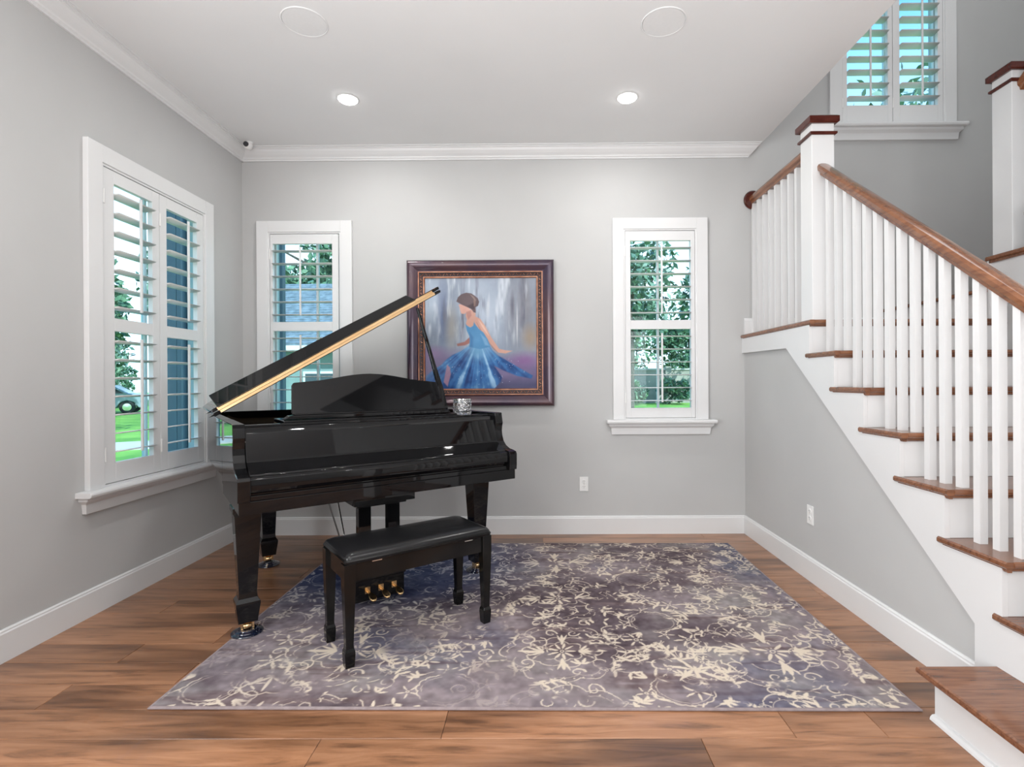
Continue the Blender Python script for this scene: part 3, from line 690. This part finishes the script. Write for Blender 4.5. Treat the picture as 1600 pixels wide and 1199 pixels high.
for nm, pr, mt in (('copper_bead', prof_gilt, 'frame_gilt'), ('carved_band', prof_carv, 'frame_carved'), ('inner_liner', prof_lin, 'frame_gilt')):
    m_ = MB(); [frame_side(m_, pr, s_) for s_ in range(4)]; obj(nm, m_, mt, pic)
m_ = MB()
def scroll(cx, cz, dirx, dirz, sg):
    pts = []
    for i in range(9):
        u = i/8; a = u*1.5*PI; r = .011*(1-.65*u); lx = -.010+.020*u+math.cos(a)*r*.6; lz = math.sin(a)*r*sg
        pts.append((cx+dirx*lx-dirz*lz, -.026, cz+dirz*lx+dirx*lz))
    m_.tube(pts, .0024, 5)
nn = 34
for i in range(nn):
    t_ = (i+.5)/nn*2-1; sg = 1 if i % 2 else -1
    scroll(t_*(FW-.113), -(FH-.113), 1, 0, sg); scroll(t_*(FW-.113), FH-.113, 1, 0, sg); scroll(-(FW-.113), t_*(FH-.113), 0, 1, sg); scroll(FW-.113, t_*(FH-.113), 0, 1, sg)
o = obj('carved_scrollwork', m_, 'frame_gilt', pic); o['kind'] = 'stuff'
color_grid('canvas', make_painting(), -(FW-.139), FW-.139, -(FH-.139), FH-.139, 'paint', pic, vertical=True, off=-.012)

# ------------------------------------------------------------------ grand piano  (local: x along the keyboard, y towards the tail)
piano = thing('grand_piano', 'glossy black baby grand piano with raised lid', 'piano', (-1.327, 2.316, 0), RAD(36.6))
W_ = 1.5
# cheeks
cheek = [(0, .690), (-.003, .72), (-.004, .785), (.004, .800), (.03, .806), (.075, .812), (.115, .828), (.142, .852), (.158, .885), (.163, .915), (.158, .945), (.152, .965), (.163, 1.012), (.166, 1.030), (.60, 1.030), (.60, .690)]
for u0, u1 in ((0, .053), (W_-.053, W_)):
    m_ = MB(); m_.prism(cheek, u0, u1); obj('cheek', m_, 'black', piano, .003)
# rim behind the cheeks
out = [(0, .58), (0, 1.40)]
for i in range(1, 10):
    a = PI-i/9*PI*.5; out.append((.22+.22*math.cos(a), 1.40+.17*math.sin(a)))
out += [(.42, 1.572), (.58, 1.555)]
bez = lambda t, p: tuple((1-t)**3*p[0][k]+3*(1-t)**2*t*p[1][k]+3*(1-t)*t*t*p[2][k]+t**3*p[3][k] for k in (0, 1))
out += [bez(i/8, [(.58, 1.555), (.78, 1.50), (.80, 1.22), (1.06, 1.10)]) for i in range(1, 9)]
out += [bez(i/8, [(1.06, 1.10), (1.32, 1.00), (1.5, .92), (1.5, .58)]) for i in range(1, 9)]
cen = (.6, .9)
def offset(pts, d):
    r = []
    for i, p in enumerate(pts):
        a = pts[max(i-1, 0)]; b = pts[min(i+1, len(pts)-1)]; t = Vector((b[0]-a[0], b[1]-a[1])).normalized(); r.append((p[0]+t.y*d, p[1]-t.x*d))
    return r
inn = offset(out, .05)
m_ = MB(); m_.loft([[(p[0], p[1], .73), (p[0], p[1], 1.03), (q[0], q[1], 1.03), (q[0], q[1], .73)] for p, q in zip(out, inn)]); obj('rim', m_, 'black', piano, .002, smooth=True)
m_ = MB(); m_.prism([(p[0], p[1]) for p in inn], .86, .88, 'z'); obj('soundboard', m_, 'floor', piano)
m_ = MB(); m_.prism([(p[0], p[1]) for p in offset(out, .056)], .90, .925, 'z'); obj('iron_plate', m_, 'hinge', piano)
m_ = MB()
for i in range(5): m_.box(.08+.30*i, .14+.30*i, .55, 1.02, .78, .86)
obj('support_beam', m_, 'blackwood', piano)
# front: key bed, key slip, fallboard, rail
m_ = MB(); m_.box(.006, W_-.006, .010, .62, .632, .690); obj('key_bed', m_, 'black', piano, .002)
m_ = MB(); m_.box(.053, W_-.053, .020, .05, .690, .713); m_.box(.053, W_-.053, .034, .06, .713, .722); obj('key_slip', m_, 'black', piano, .002)
fb = [(.235, 1.008), (.205, 1.008), (.186, .992), (.172, .985), (.140, .858), (.134, .850), (.120, .846), (.060, .812), (.040, .806), (.037, .800), (.024, .797), (.014, .788), (.010, .770), (.012, .740), (.020, .727), (.034, .722), (.235, .722)]
m_ = MB(); m_.prism(fb, .0545, W_-.0545); obj('fallboard', m_, 'black', piano, .0015, smooth=True, angle=22)
m_ = MB(); m_.box(.0545, W_-.0545, .240, .275, .95, 1.020); obj('front_rail', m_, 'black', piano, .003)
m_ = MB(); m_.box(.0545, W_-.0545, .276, .60, .90, .935); obj('pin_block', m_, 'blackwood', piano)
m_ = MB(); m_.box(.0545, .30, .30, .50, .935, .955); obj('desk_slide', m_, 'black', piano, .003)
m_ = MB(); m_.box(1.24, W_-.0545, .30, .56, .96, 1.004); obj('treble_ledge', m_, 'black', piano, .003)
m_ = MB(); m_.box(.245, 1.245, .285, .545, 1.006, 1.030); m_.prism([(.255, 1.031), (.285, 1.052), (1.215, 1.052), (1.235, 1.031)], .34, .40, 'y'); obj('desk_tray', m_, 'black', piano, .004)
# music desk: scalloped panel leaning back
def desk_outline():
    pts = [(.302, 0), (.312, .165), (.322, .178), (.40, .186)]
    for i in range(1, 14):
        t = i/14; x = .40+.70*t; pts.append((x, .186+.046*(math.sin(PI*t)**1.6)+0))
    pts += [(1.10, .186), (1.168, .178), (1.176, .165), (1.206, 0)]
    return pts
dk = desk_outline(); tl = RAD(16); m_ = MB(); th = .016
def dp(x, s, t): return (x, .375+s*math.sin(tl)+t*math.cos(tl), 1.056+s*math.cos(tl)-t*math.sin(tl))
m_.loft([[dp(x, s, 0) for x, s in dk], [dp(x, s, th) for x, s in dk]]); obj('music_desk', m_, 'black', piano, .004, seg=3)
m_ = MB(); m_.box(.31, 1.20, .352, .385, 1.051, 1.060); obj('desk_ledge', m_, 'black', piano, .003)
# lid
la = RAD(30.84); hx, hz = -.031, 1.049
lid_mtx = Matrix.Translation((hx, 0, hz)) @ Matrix.Rotation(-la, 4, 'Y')
lid = bpy.data.objects.new('lid', None)
lo = [(p[0]+.03, p[1]) for p in offset(out, -.02)]
lo[0] = (0.0, .60); lo = [(max(0, a), b) for a, b in lo]
lo = [(0, .60)]+[p for p in lo[1:-1]]+[(1.535, .60)]
m_ = MB(); m_.loft([[(a, b, z) for a, b in lo] for z in (-.002, .018)])
lidm = obj('lid', m_, 'black', piano, .004); lidm.matrix_local = lid_mtx
bpy.data.objects.remove(lid)
m_ = MB()   # ogee front moulding of the main lid with pointed ends
m_.loft([[(0, .60, .016), (0, .592, .016), (0.0, .592, .0), (0, .60, 0)], [(1.537, .60, .016), (1.537, .592, .016), (1.537, .592, 0), (1.537, .60, 0)]])
m_.add([(1.49, .593, .0), (1.49, .60, .0), (1.49, .60, .018), (1.49, .593, .018), (1.545, .596, .012)], [(0, 1, 4), (1, 2, 4), (2, 3, 4), (3, 0, 4), (0, 3, 2, 1)])
m_.box(.0, 1.537, .592, .62, .0225, .0405)
for s0_, s1_ in ((1.49, 1.548), (.03, -.028)):
    for zb0, zt0 in ((-.002, .016), (.0225, .0405)):
        m_.add([(s0_, .5915, zb0), (s0_, .60, zb0), (s0_, .60, zt0), (s0_, .5915, zt0), (s1_, .596, zb0+.012)], [(0, 1, 4), (1, 2, 4), (2, 3, 4), (3, 0, 4), (0, 3, 2, 1)])
o = obj('lid_edge', m_, 'black', lidm)
fl = MB(); fa = RAD(30)
def fp(s, v, e): return (s, .594+v*math.cos(fa)-e*math.sin(fa), .023+v*math.sin(fa)+e*math.cos(fa)-.004)
ou = [(.035, 0), (.040, .140), (1.335, .098), (1.345, 0)]
fl.loft([[fp(s, v, e) for s, v in ou] for e in (0, .020)])
fl_o = obj('front_lid_flap', fl, 'black', lidm, .003)
m_ = MB(); m_.box(.035, 1.488, .586, .5915, .0035, .0195); m_.box(.030, 1.478, .586, .5915, .0215, .0375); o = obj('continuous_hinge', m_, 'hinge', lidm); o['label'] = 'long brass piano hinge on the lid edge'
m_ = MB(); m_.lathe([(.0034, .030), (.0034, 1.482)], n=8, axis='x', c3=(0, .586, .0205)); obj('hinge_pin', m_, 'hinge', lidm, smooth=True)
# lid prop
m_ = MB(); a = Vector((1.352, .66, 1.005)); b = Vector((1.148, .66, 1.725)); mid = a+(b-a)*.26+Vector((.012, 0, .0))
rings = []
for p, w1, w2 in ((a, .016, .014), (a+(mid-a)*.3, .024, .014), (mid, .020, .012), (mid+(b-mid)*.3, .013, .011), (b, .008, .009)):
    rings.append([(p.x-w1, p.y-w2, p.z), (p.x+w1, p.y-w2, p.z), (p.x+w1, p.y+w2, p.z), (p.x-w1, p.y+w2, p.z)])
m_.loft(rings); obj('lid_prop', m_, 'black', piano, .003)
m_ = MB(); m_.box(1.31, 1.40, .63, .69, .96, 1.012); obj('prop_block', m_, 'black', piano, .003)
# legs with brass casters
def leg(cx, cy, zt, name='leg'):
    m_ = MB()
    m_.sq([(zt, .066), (zt-.022, .066), (zt-.030, .062), (zt-.040, .0575), (zt-.052, .0570), (.215, .039), (.190, .041), (.172, .052), (.160, .053), (.085, .043), (.072, .042)], cx, cy)
    lg = obj(name, m_, 'black', piano, .002)
    m_ = MB(); m_.box(cx-.026, cx+.026, cy-.02, cy+.02, .066, .073); 
    for s_ in (-1, 1): m_.box(cx+s_*.0245-.0045, cx+s_*.0245+.0045, cy-.018, cy+.016, .0345, .068)
    cs = obj('caster_fork', m_, 'brass', lg)
    m_ = MB(); m_.lathe([(.006, -.017), (.017, -.017), (.020, -.012), (.020, .012), (.017, .017), (.006, .017)], n=20, axis='x', c3=(cx, cy-.004, .046)); obj('caster_wheel', m_, 'brass', lg, smooth=True)
legs = [(.067, .242), (1.392, .300), (.330, 1.262)]
for (cx, cy), zt in zip(legs, (.632, .632, .73)): leg(cx, cy, zt)
# pedal lyre
m_ = MB(); m_.box(.545, .882, .105, .285, .575, .632); obj('lyre_block', m_, 'black', piano, .002)
m_ = MB(); m_.box(.575, .850, .150, .27, .556, .576); obj('lyre_cap', m_, 'black', piano, .002)
for c in (.628, .792): m_ = MB(); m_.box(c-.034, c+.034, .185, .235, .165, .557); obj('lyre_post', m_, 'black', piano, .003)
m_ = MB(); m_.box(.565, .842, .168, .30, .045, .158); m_.box(.558, .849, .162, .306, .158, .172); obj('pedal_box', m_, 'black', piano, .003)
for c in (.632, .706, .780):
    m_ = MB(); m_.box(c-.014, c+.014, .160, .168, .088, .122); pl = obj('pedal_plate', m_, 'brass', piano)
    m_ = MB(); rings = []
    for y_, w, z_ in ((.168, .008, .100), (.13, .009, .100), (.10, .015, .098), (.075, .019, .092), (.060, .014, .086), (.056, .006, .082)):
        rings.append([(c-w, y_, z_-.004), (c+w, y_, z_-.004), (c+w, y_, z_+.004), (c-w, y_, z_+.004)])
    m_.loft(rings); obj('pedal', m_, 'brass', piano, .002, smooth=True)
for c, x2 in ((.60, .57), (.72, .70)):
    m_ = MB(); m_.tube([(c, .29, .09), (x2-.0, .56, .635)], .005); obj('lyre_rod', m_, 'chrome', piano, smooth=True)
m_ = MB(); m_.tube([(.46, .33, .632), (.52, .30, .40), (.58, .28, .10)], .0045); obj('lyre_brace', m_, 'darkmetal', piano, smooth=True)
# caster cups stand on rug / floor under each wheel
pm_ = Matrix.Translation((-1.327, 2.316, 0)) @ Matrix.Rotation(RAD(36.6), 4, 'Z')
for (cx, cy), z0_, lb in zip(legs, (.0102, .0102, .0004), ('dark glass caster cup under the front left piano leg', 'dark glass caster cup under the front right piano leg', 'dark glass caster cup under the rear piano leg')):
    p = pm_ @ Vector((cx, cy, 0)); m_ = MB(); m_.lathe([(.070, 0), (.073, .003), (.071, .007), (.058, .010), (.056, .014), (.044, .017), (.042, .0215), (.030, .0225), (.024, .0155), (.001, .0150)], n=36)
    o = obj('caster_cup', m_, 'cup', None, smooth=True, angle=30); o.location = (p.x, p.y, z0_); tag(o, lb, 'caster cup', 'caster cups under the piano')

# crystal votive on the piano
p = pm_ @ Vector((1.352, .415, 1.006))
vo = thing('crystal_votive', 'round crystal beaded candle holder on the piano beside lid prop', 'candle holder', p)
m_ = MB(); m_.lathe([(.052, 0), (.056, .002), (.056, .007), (.05, .009), (.001, .009)], n=28); obj('base', m_, 'chrome', vo, smooth=True)
m_ = MB(); m_.lathe([(.056, .104), (.060, .104), (.060, .109), (.056, .109), (.056, .104)], n=28); obj('top_ring', m_, 'chrome', vo, smooth=True)
m_ = MB(); m_.lathe([(.040, .010), (.042, .012), (.042, .098), (.038, .098), (.038, .014), (.001, .013)], n=28); obj('glass_liner', m_, 'crystal', vo, smooth=True)
me = MB().lathe([(.001, -.006), (.008, -.0055), (.0125, -.002), (.0125, .002), (.008, .0055), (.001, .006)], n=8, axis='y').mesh('crystal_bead'); me.materials.append(M['crystal'])
for r_ in range(4):
    for i in range(13):
        a = 2*PI*(i+.5*(r_ % 2))/13; o = obj('crystal_bead', me, 'crystal', vo); o.location = (.055*math.cos(a), .055*math.sin(a), .0215+.0235*r_); o.rotation_euler = (0, 0, a+PI/2)

# ------------------------------------------------------------------ piano bench
bench = thing('piano_bench', 'black cushioned piano bench standing on rug before the piano', 'bench', (-.6215, 2.556, 0), RAD(37.2))
bl, bw = .365, .1725
def rr(hx_, hy_, r, n=5):
    pts = []
    for sx, sy, a0 in ((1, 1, 0), (-1, 1, PI/2), (-1, -1, PI), (1, -1, 1.5*PI)):
        for i in range(n+1): a = a0+i/n*PI/2; pts.append((sx*(hx_-r)+r*math.cos(a), sy*(hy_-r)+r*math.sin(a)))
    return pts
m_ = MB(); m_.loft([[(x, y, z) for x, y in rr(bl+d, bw+d, .02)] for z, d in ((.452, -.010), (.456, -.002), (.466, .001), (.473, -.004))]); obj('seat_board', m_, 'blackwood', bench, smooth=True)
m_ = MB(); m_.loft([[(x, y, z) for x, y in rr(bl+d, bw+d, .025)] for z, d in ((.470, -.004), (.478, -.004), (.488, -.012), (.495, -.030), (.500, -.060), (.502, -.11))]); obj('cushion', m_, 'leather', bench, smooth=True, angle=80)
fx, fy = .355, .143
za, zb_ = .372, .453
m_ = MB(); m_.box(-fx+.03, fx-.03, -fy-.010, -fy+.010, za, zb_); obj('front_apron', m_, 'blackwood', bench, .002)
m_ = MB(); m_.box(-fx+.03, fx-.03, fy-.010, fy+.010, za, zb_); obj('rear_apron', m_, 'blackwood', bench, .002)
for s_ in (-1, 1): m_ = MB(); m_.box(s_*(fx-.012)-.010, s_*(fx-.012)+.010, -fy+.02, fy-.02, za, zb_); obj('side_apron', m_, 'blackwood', bench, .002)
for sx in (-.22, .24): m_ = MB(); m_.box(sx-.022, sx+.022, -fy-.012, -fy-.0095, .443, .4465); obj('lid_hinge', m_, 'chrome', bench)
for sx in (-1, 1):
    for sy in (-1, 1):
        cx, cy = sx*(fx-.014), sy*(fy-.003); m_ = MB()
        rings = []
        for z, w in ((.453, .0245), (.372, .0245), (.105, .0165), (.092, .0175), (.080, .0215), (.066, .0225), (.018, .0195), (.0108, .0185)):
            rings.append([(cx-w, cy-w, z), (cx+w, cy-w, z), (cx+w, cy+w, z), (cx-w, cy+w, z)])
        m_.loft(rings); obj('leg', m_, 'blackwood', bench, .002)

# ------------------------------------------------------------------ ceiling fittings, outlets, sensor
for x, y, lb in ((-1.238, 3.47, 'left recessed ceiling downlight near back wall, lit'), (.612, 3.48, 'right recessed ceiling downlight near back wall, lit'), (-1.238, 1.5, None), (.612, 1.5, None)):
    if lb is None: continue
    t = thing('recessed_downlight', lb, 'ceiling light', (x, y, HC), group='recessed downlights')
    m_ = MB(); m_.lathe([(.064, 0), (.070, -.003), (.066, -.006), (.056, -.005), (.053, .002), (.053, .0)], n=36); obj('trim_ring', m_, 'plastic', t, smooth=True)
    m_ = MB(); m_.lathe([(.062, -.006), (.056, -.0125), (.001, -.0095), (.001, -.002), (.054, -.002)], n=36); obj('lens', m_, 'lamp', t, smooth=True)
for x, y, lb in ((-1.196, 2.728, 'round flat ceiling speaker at left, nearer the camera than the downlight'), (.677, 2.754, 'round flat ceiling speaker at right, nearer the camera than the downlight')):
    t = thing('ceiling_speaker', lb, 'speaker', (x, y, HC), group='ceiling speakers')
    m_ = MB(); m_.lathe([(.116, 0), (.117, -.002), (.114, -.0045), (.1105, -.0035), (.1095, 0)], n=48); obj('speaker_rim', m_, 'ceiling', t, smooth=True)
    m_ = MB(); m_.lathe([(.1092, -.0005), (.1085, -.0030), (.001, -.0034), (.001, -.0005)], n=48); obj('grille', m_, 'grille', t)
def outlet(name, label, loc, rz):
    t = thing(name, label, 'outlet', loc, rz, 'wall outlets')
    m_ = MB(); m_.box(-.035, .035, -.006, -.0002, -.057, .057); obj('cover_plate', m_, 'plastic', t, .002)
    for z in (.021, -.021):
        m_ = MB(); m_.lathe([(.0165, -.0085), (.0175, -.006), (.0175, -.004)], n=20, axis='y', c3=(0, 0, z)); so = obj('socket', m_, 'plastic', t, smooth=True)
        for x_ in (-.006, .006): m_ = MB(); m_.box(x_-.001, x_+.001, -.0092, -.0084, z-.001, z+.008); obj('slot', m_, 'slot', so)
        m_ = MB(); m_.lathe([(.0022, -.0092), (.0022, -.0084)], n=8, axis='y', c3=(0, 0, z-.008)); obj('slot', m_, 'slot', so)
    m_ = MB(); m_.lathe([(.003, -.0075), (.003, -.005)], n=8, axis='y'); obj('screw', m_, 'chrome', t)
outlet('wall_outlet', 'white duplex outlet on back wall below right window', (.377, YB, .400), 0)
outlet('wall_outlet', 'white duplex outlet on the wall under the stairs', (XR, 3.213, .402), PI/2*3)
# motion sensor at the crown corner
t = thing('motion_sensor', 'small white motion sensor with dark lens in ceiling corner', 'sensor', (-2.232, 4.085, 3.088))
m_ = MB(); m_.lathe([(.030, .017), (.030, .008), (.020, .0)], n=20); obj('mount', m_, 'plastic', t, smooth=True)
m_ = MB(); m_.lathe([(.001, -.032), (.018, -.030), (.028, -.020), (.033, 0), (.028, .020), (.016, .029), (.001, .032)], n=24, axis='y', c3=(0, -.012, -.012)); obj('housing', m_, 'plastic', t, smooth=True)
m_ = MB(); m_.lathe([(.001, -.046), (.018, -.043), (.020, -.034), (.001, -.033)], n=20, axis='y', c3=(0, -.008, -.014)); obj('lens', m_, 'lens', t, smooth=True)
# crystal ceiling light behind the photographer (seen mirrored in the painting)
t = thing('crystal_ceiling_light', 'crystal bowl ceiling light behind the photographer', 'ceiling light', (-.35, -.8, HC))
m_ = MB(); m_.lathe([(.09, 0), (.09, -.02), (.02, -.03), (.02, -.05), (.001, -.05)], n=24); obj('canopy', m_, 'chrome', t, smooth=True)
for i in range(4):
    a = PI/4+PI/2*i; m_ = MB(); m_.lathe([(.001, -.03), (.018, -.02), (.024, 0), (.018, .02), (.001, .03)], n=12, c3=(.09*math.cos(a), .09*math.sin(a), -.085)); obj('bulb', m_, 'bulb', t, smooth=True)
m_ = MB(); m_.lathe([(.200, -.055), (.206, -.055), (.206, -.068), (.200, -.068), (.200, -.055)], n=36); obj('top_ring', m_, 'chrome', t)
me = MB().lathe([(.001, -.012), (.010, 0), (.001, .012)], n=6).mesh('crystal_drop'); me.materials.append(M['crystal'])
for r_ in range(5):
    rad_ = .2*math.cos(r_/5*PI/2); z_ = -.085-.15*math.sin(r_/5*PI/2); n_ = max(5, int(26*rad_/.2))
    for i in range(n_): a = 2*PI*i/n_; o = obj('crystal_drop', me, 'crystal', t); o.location = (rad_*math.cos(a), rad_*math.sin(a), z_)

# ------------------------------------------------------------------ outdoors
GZ = -.28
m_ = MB(); m_.add([(-90, -20, GZ), (60, -20, GZ), (60, 90, GZ), (-90, 90, GZ)], [(0, 1, 2, 3)]); g = obj('ground', m_, 'grass'); tag(g, 'sunlit green lawn outside the windows', 'lawn', kind='structure')
def strip(pts, w, name, label):
    m_ = MB(); n_ = len(pts); L_ = []
    for i, p in enumerate(pts):
        a = Vector(pts[max(i-1, 0)]); b = Vector(pts[min(i+1, n_-1)]); d = (b-a).normalized(); q = Vector((-d.y, d.x))
        L_.append([(p[0]+q.x*w/2, p[1]+q.y*w/2, GZ+.002), (p[0]+q.x*w/2, p[1]+q.y*w/2, GZ+.03), (p[0]-q.x*w/2, p[1]-q.y*w/2, GZ+.03), (p[0]-q.x*w/2, p[1]-q.y*w/2, GZ+.002)])
    m_.loft(L_); return tag(obj(name, m_, 'pave'), label, 'path', kind='structure')
strip([(-26, 2), (-10.5, 12.2), (2, 19.5)], 1.9, 'footpath', 'pale concrete footpath crossing the lawn')
def foliage(cx, cy, cz, rx, ry, rz_, n, size, seed, m, parent, clumps=26):
    rg = np.random.default_rng(seed)
    cc = rg.normal(size=(clumps, 3)); cc /= np.linalg.norm(cc, axis=1)[:, None]; cc *= rg.uniform(.45, .92, (clumps, 1)); cr = rg.uniform(.22, .42, clumps)
    k = rg.integers(0, clumps, n); d = rg.normal(size=(n, 3)); d /= np.linalg.norm(d, axis=1)[:, None]
    p = cc[k]+d*(cr[k]*rg.uniform(.7, 1.05, n))[:, None]; p = p*np.array([rx, ry, rz_])+np.array([cx, cy, cz])
    a = rg.normal(size=(n, 3)); a /= np.linalg.norm(a, axis=1)[:, None]; b = np.cross(a, rg.normal(size=(n, 3))); b /= np.linalg.norm(b, axis=1)[:, None]
    s_ = size*rg.uniform(.6, 1.3, (n, 1)); v = np.stack([p-a*s_, p+b*s_*.45, p+a*s_, p-b*s_*.45], 1).reshape(-1, 3)
    me = bpy.data.meshes.new('foliage'); me.vertices.add(4*n); me.vertices.foreach_set('co', v.ravel()); me.loops.add(4*n); me.loops.foreach_set('vertex_index', np.arange(4*n, dtype=np.int32))
    me.polygons.add(n); me.polygons.foreach_set('loop_start', np.arange(0, 4*n, 4, dtype=np.int32)); me.polygons.foreach_set('loop_total', np.full(n, 4, np.int32)); me.update(); me.validate()
    o = obj('foliage', me, m, parent); o['kind'] = 'stuff'; return o
def tree(x, y, h, r, label, seed, n=5000, size=.16, m='leaf', low=.3, name='tree', group='trees in the garden'):
    t = thing(name, label, 'tree', (x, y, GZ), group=group)
    m_ = MB(); m_.tube([(0, 0, 0), (.05, .02, h*.3), (-.04, 0, h*.55), (0, .05, h*.8)], [r*.075, r*.06, r*.045, r*.015], 8)
    for i in range(5):
        a = seed+i*1.9; m_.tube([(0, 0, h*(.32+.08*i)), (math.cos(a)*r*.35, math.sin(a)*r*.35, h*(.45+.08*i)), (math.cos(a)*r*.7, math.sin(a)*r*.7, h*(.55+.07*i))], [r*.03, r*.02, r*.008], 6)
    obj('trunk', m_, 'bark', t, smooth=True)
    foliage(0, 0, h*(low+1)/2, r, r, h*(1-low)/2, n, size, seed, m, t); return t
tree(4.3, 24, 9.5, 2.3, 'leafy tree seen through the right back window', 1, 2300, .2, low=.36)
tree(5.6, 43, 7.6, 3.4, 'wide bushy tree behind left end of the garden wall', 21, 4200, .24, 'leaf2', .1)
tree(13.0, 44.5, 7.4, 3.4, 'wide bushy tree behind right end of the garden wall', 22, 4200, .24, 'leaf2', .1)
tree(10.6, 31, 8.5, 2.4, 'tree further right beyond the right back window', 2, 1500, .25, low=.36)
tree(9.0, 53, 13, 3.4, 'tall tree far behind the right back window', 3, 2600, .3)
tree(-11.5, 30, 12, 4.5, 'broad tree behind the neighbouring roof', 4, 7000, .26, 'leaf2', .25)
tree(-20.5, 33, 11, 3.4, 'tree left of the neighbouring roof', 5, 6000, .26, low=.25)
tree(-20.5, 22.0, 6.6, 2.6, 'garden tree seen through the left window', 6, 5500, .22, 'leaf2', .12)
tree(-33.5, 37.5, 9.5, 4.0, 'distant tree seen through the left window', 7, 6500, .28, low=.1)
tree(-12.5, 12.6, 6.2, 2.0, 'thin-leaved tree with branches above left window view', 8, 700, .16, 'leaf', .62)
tree(10.5, 14.5, 9.6, 2.6, 'high tree outside the landing window', 9, 800, .2, low=.55)
for i, (x, y, r, lb) in enumerate(((6.0, 33.0, 1.1, 'round shrub before left part of garden wall'), (9.0, 33.8, 1.1, 'round shrub before right part of garden wall'), (-25.6, 31.0, 1.9, 'low hedge shrub behind the parked car'))):
    t = thing('shrub', lb, 'shrub', (x, y, GZ)); foliage(0, 0, r*.8, r, r*.8, r*.8, 1500, .14, 40+i, 'leaf2', t, 14)
# block wall at the end of the garden
t = thing('garden_wall', 'sandy rendered garden wall beyond the right back window', 'wall', (9, 36, GZ))
m_ = MB(); m_.box(-7, 7, -.1, .1, 0, 2.25); obj('wall_face', m_, 'gardenwall', t)
m_ = MB(); m_.box(-7.1, 7.1, -.17, .17, 2.25, 2.36); obj('coping', m_, 'pave', t)
for i in range(5): m_ = MB(); m_.box(-7+3.5*i-.2, -7+3.5*i+.2, -.2, .2, 0, 2.5); obj('pier', m_, 'gardenwall', t)
# neighbouring house
t = thing('neighbour_house', 'neighbouring house with grey shingled roof behind the left back window', 'house', (-9, 18, GZ))
m_ = MB(); m_.box(-3.2, 6, 0, 8, 0, 2.75); obj('house_wall', m_, 'housewall', t)
m_ = MB(); m_.prism([(-.5, 2.68), (-.5, 2.80), (4, 5.65), (8.5, 2.80), (8.5, 2.68)], -3.8, 6.6); rf = obj('roof', m_, 'shingle', t)
m_2 = MB()
for i in range(26):
    y_ = -.5+4.5*i/26; z_ = 2.80+2.85*i/26; m_2.add([(-3.8, y_, z_+.05), (6.6, y_, z_+.05), (6.6, y_+.173, z_+.125), (-3.8, y_+.173, z_+.125), (-3.8, y_, z_), (6.6, y_, z_)], [(0, 1, 2, 3), (0, 4, 5, 1)])
o = obj('shingle_course', m_2, 'shingle', rf); o['kind'] = 'stuff'
m_ = MB(); m_.box(-3.8, 6.6, -.56, -.48, 2.60, 2.76); obj('gutter', m_, 'extframe', t)
m_ = MB(); m_.box(1.0, 2.5, -.05, .0, .9, 1.9); wf = obj('window', m_, 'extframe', t); m_ = MB(); m_.box(1.08, 2.42, -.06, -.045, .98, 1.82); obj('pane', m_, 'darkglass', wf)
m_ = MB(); m_.prism([(-2.9, 3.45), (-1.7, 3.45), (-1.85, 3.95), (-2.75, 3.95)], .35, 1.6, 'y'); obj('roof_vent', m_, 'siding', t)
# projecting wing with slate blue boards, just outside the corner
t = thing('side_wing', 'slate blue board-clad wing outside the left window', 'wing', (-2.95, 4.98, GZ))
m_ = MB(); m_.box(-.62, .54, 0, .06, 0, 4.4); obj('wing_wall', m_, 'siding', t)
me = MB().box(-.078, .078, -.022, 0, 0, 4.4).mesh('siding_board'); me.materials.append(M['siding'])
for i in range(7): o = obj('siding_board', me, 'siding', t); o.location = (-.54+.16*i, 0, 0)
m_ = MB(); m_.box(-.66, .56, -.04, .08, 4.4, 4.56); obj('wing_cap', m_, 'extframe', t)
m_ = MB(); m_.tube([(-.36, -.06, 0), (-.36, -.06, 4.4)], .025, 10); obj('downpipe', m_, 'siding', t, smooth=True)
# parked car
def car(loc, rz):
    t = thing('parked_car', 'silver blue car parked beyond the lawn, seen through left window', 'car', loc, rz)
    body = [(-2.2, .35), (-2.25, .62), (-2.15, .88), (-1.2, .98), (-.65, 1.42), (.75, 1.46), (1.45, 1.02), (2.1, .95), (2.25, .7), (2.2, .35), (1.85, .28), (1.68, .55), (1.38, .66), (1.08, .55), (.92, .28), (-.95, .28), (-1.1, .55), (-1.4, .66), (-1.7, .55), (-1.85, .28)]
    m_ = MB(); m_.loft([[(x, -.86, z) for x, z in body], [(x, .86, z) for x, z in body]]); obj('body', m_, 'carpaint', t, .05, seg=3)
    for s_ in (-1, 1):
        m_ = MB(); m_.prism([(-1.05, 1.0), (-.58, 1.36), (.05, 1.39), (.05, 1.0)], s_*.862-.004, s_*.862+.004, 'y'); m_.prism([(.12, 1.0), (.12, 1.39), (.7, 1.39), (1.25, 1.03)], s_*.862-.004, s_*.862+.004, 'y'); obj('side_window', m_, 'darkglass', t)
        for x_ in (-1.4, 1.38):
            m_ = MB(); m_.lathe([(.1, -.11), (.30, -.11), (.33, -.08), (.33, .08), (.30, .11), (.1, .11)], n=24, axis='y', c3=(x_, s_*.78, .33)); w_ = obj('wheel', m_, 'tyre', t, smooth=True)
            m_ = MB(); m_.lathe([(.04, -.118), (.19, -.116), (.20, -.10), (.20, .10), (.19, .116), (.04, .118)], n=16, axis='y', c3=(x_, s_*.78, .33)); obj('hubcap', m_, 'chrome', w_)
    return t
car((-22.3, 26.5, GZ), RAD(28))
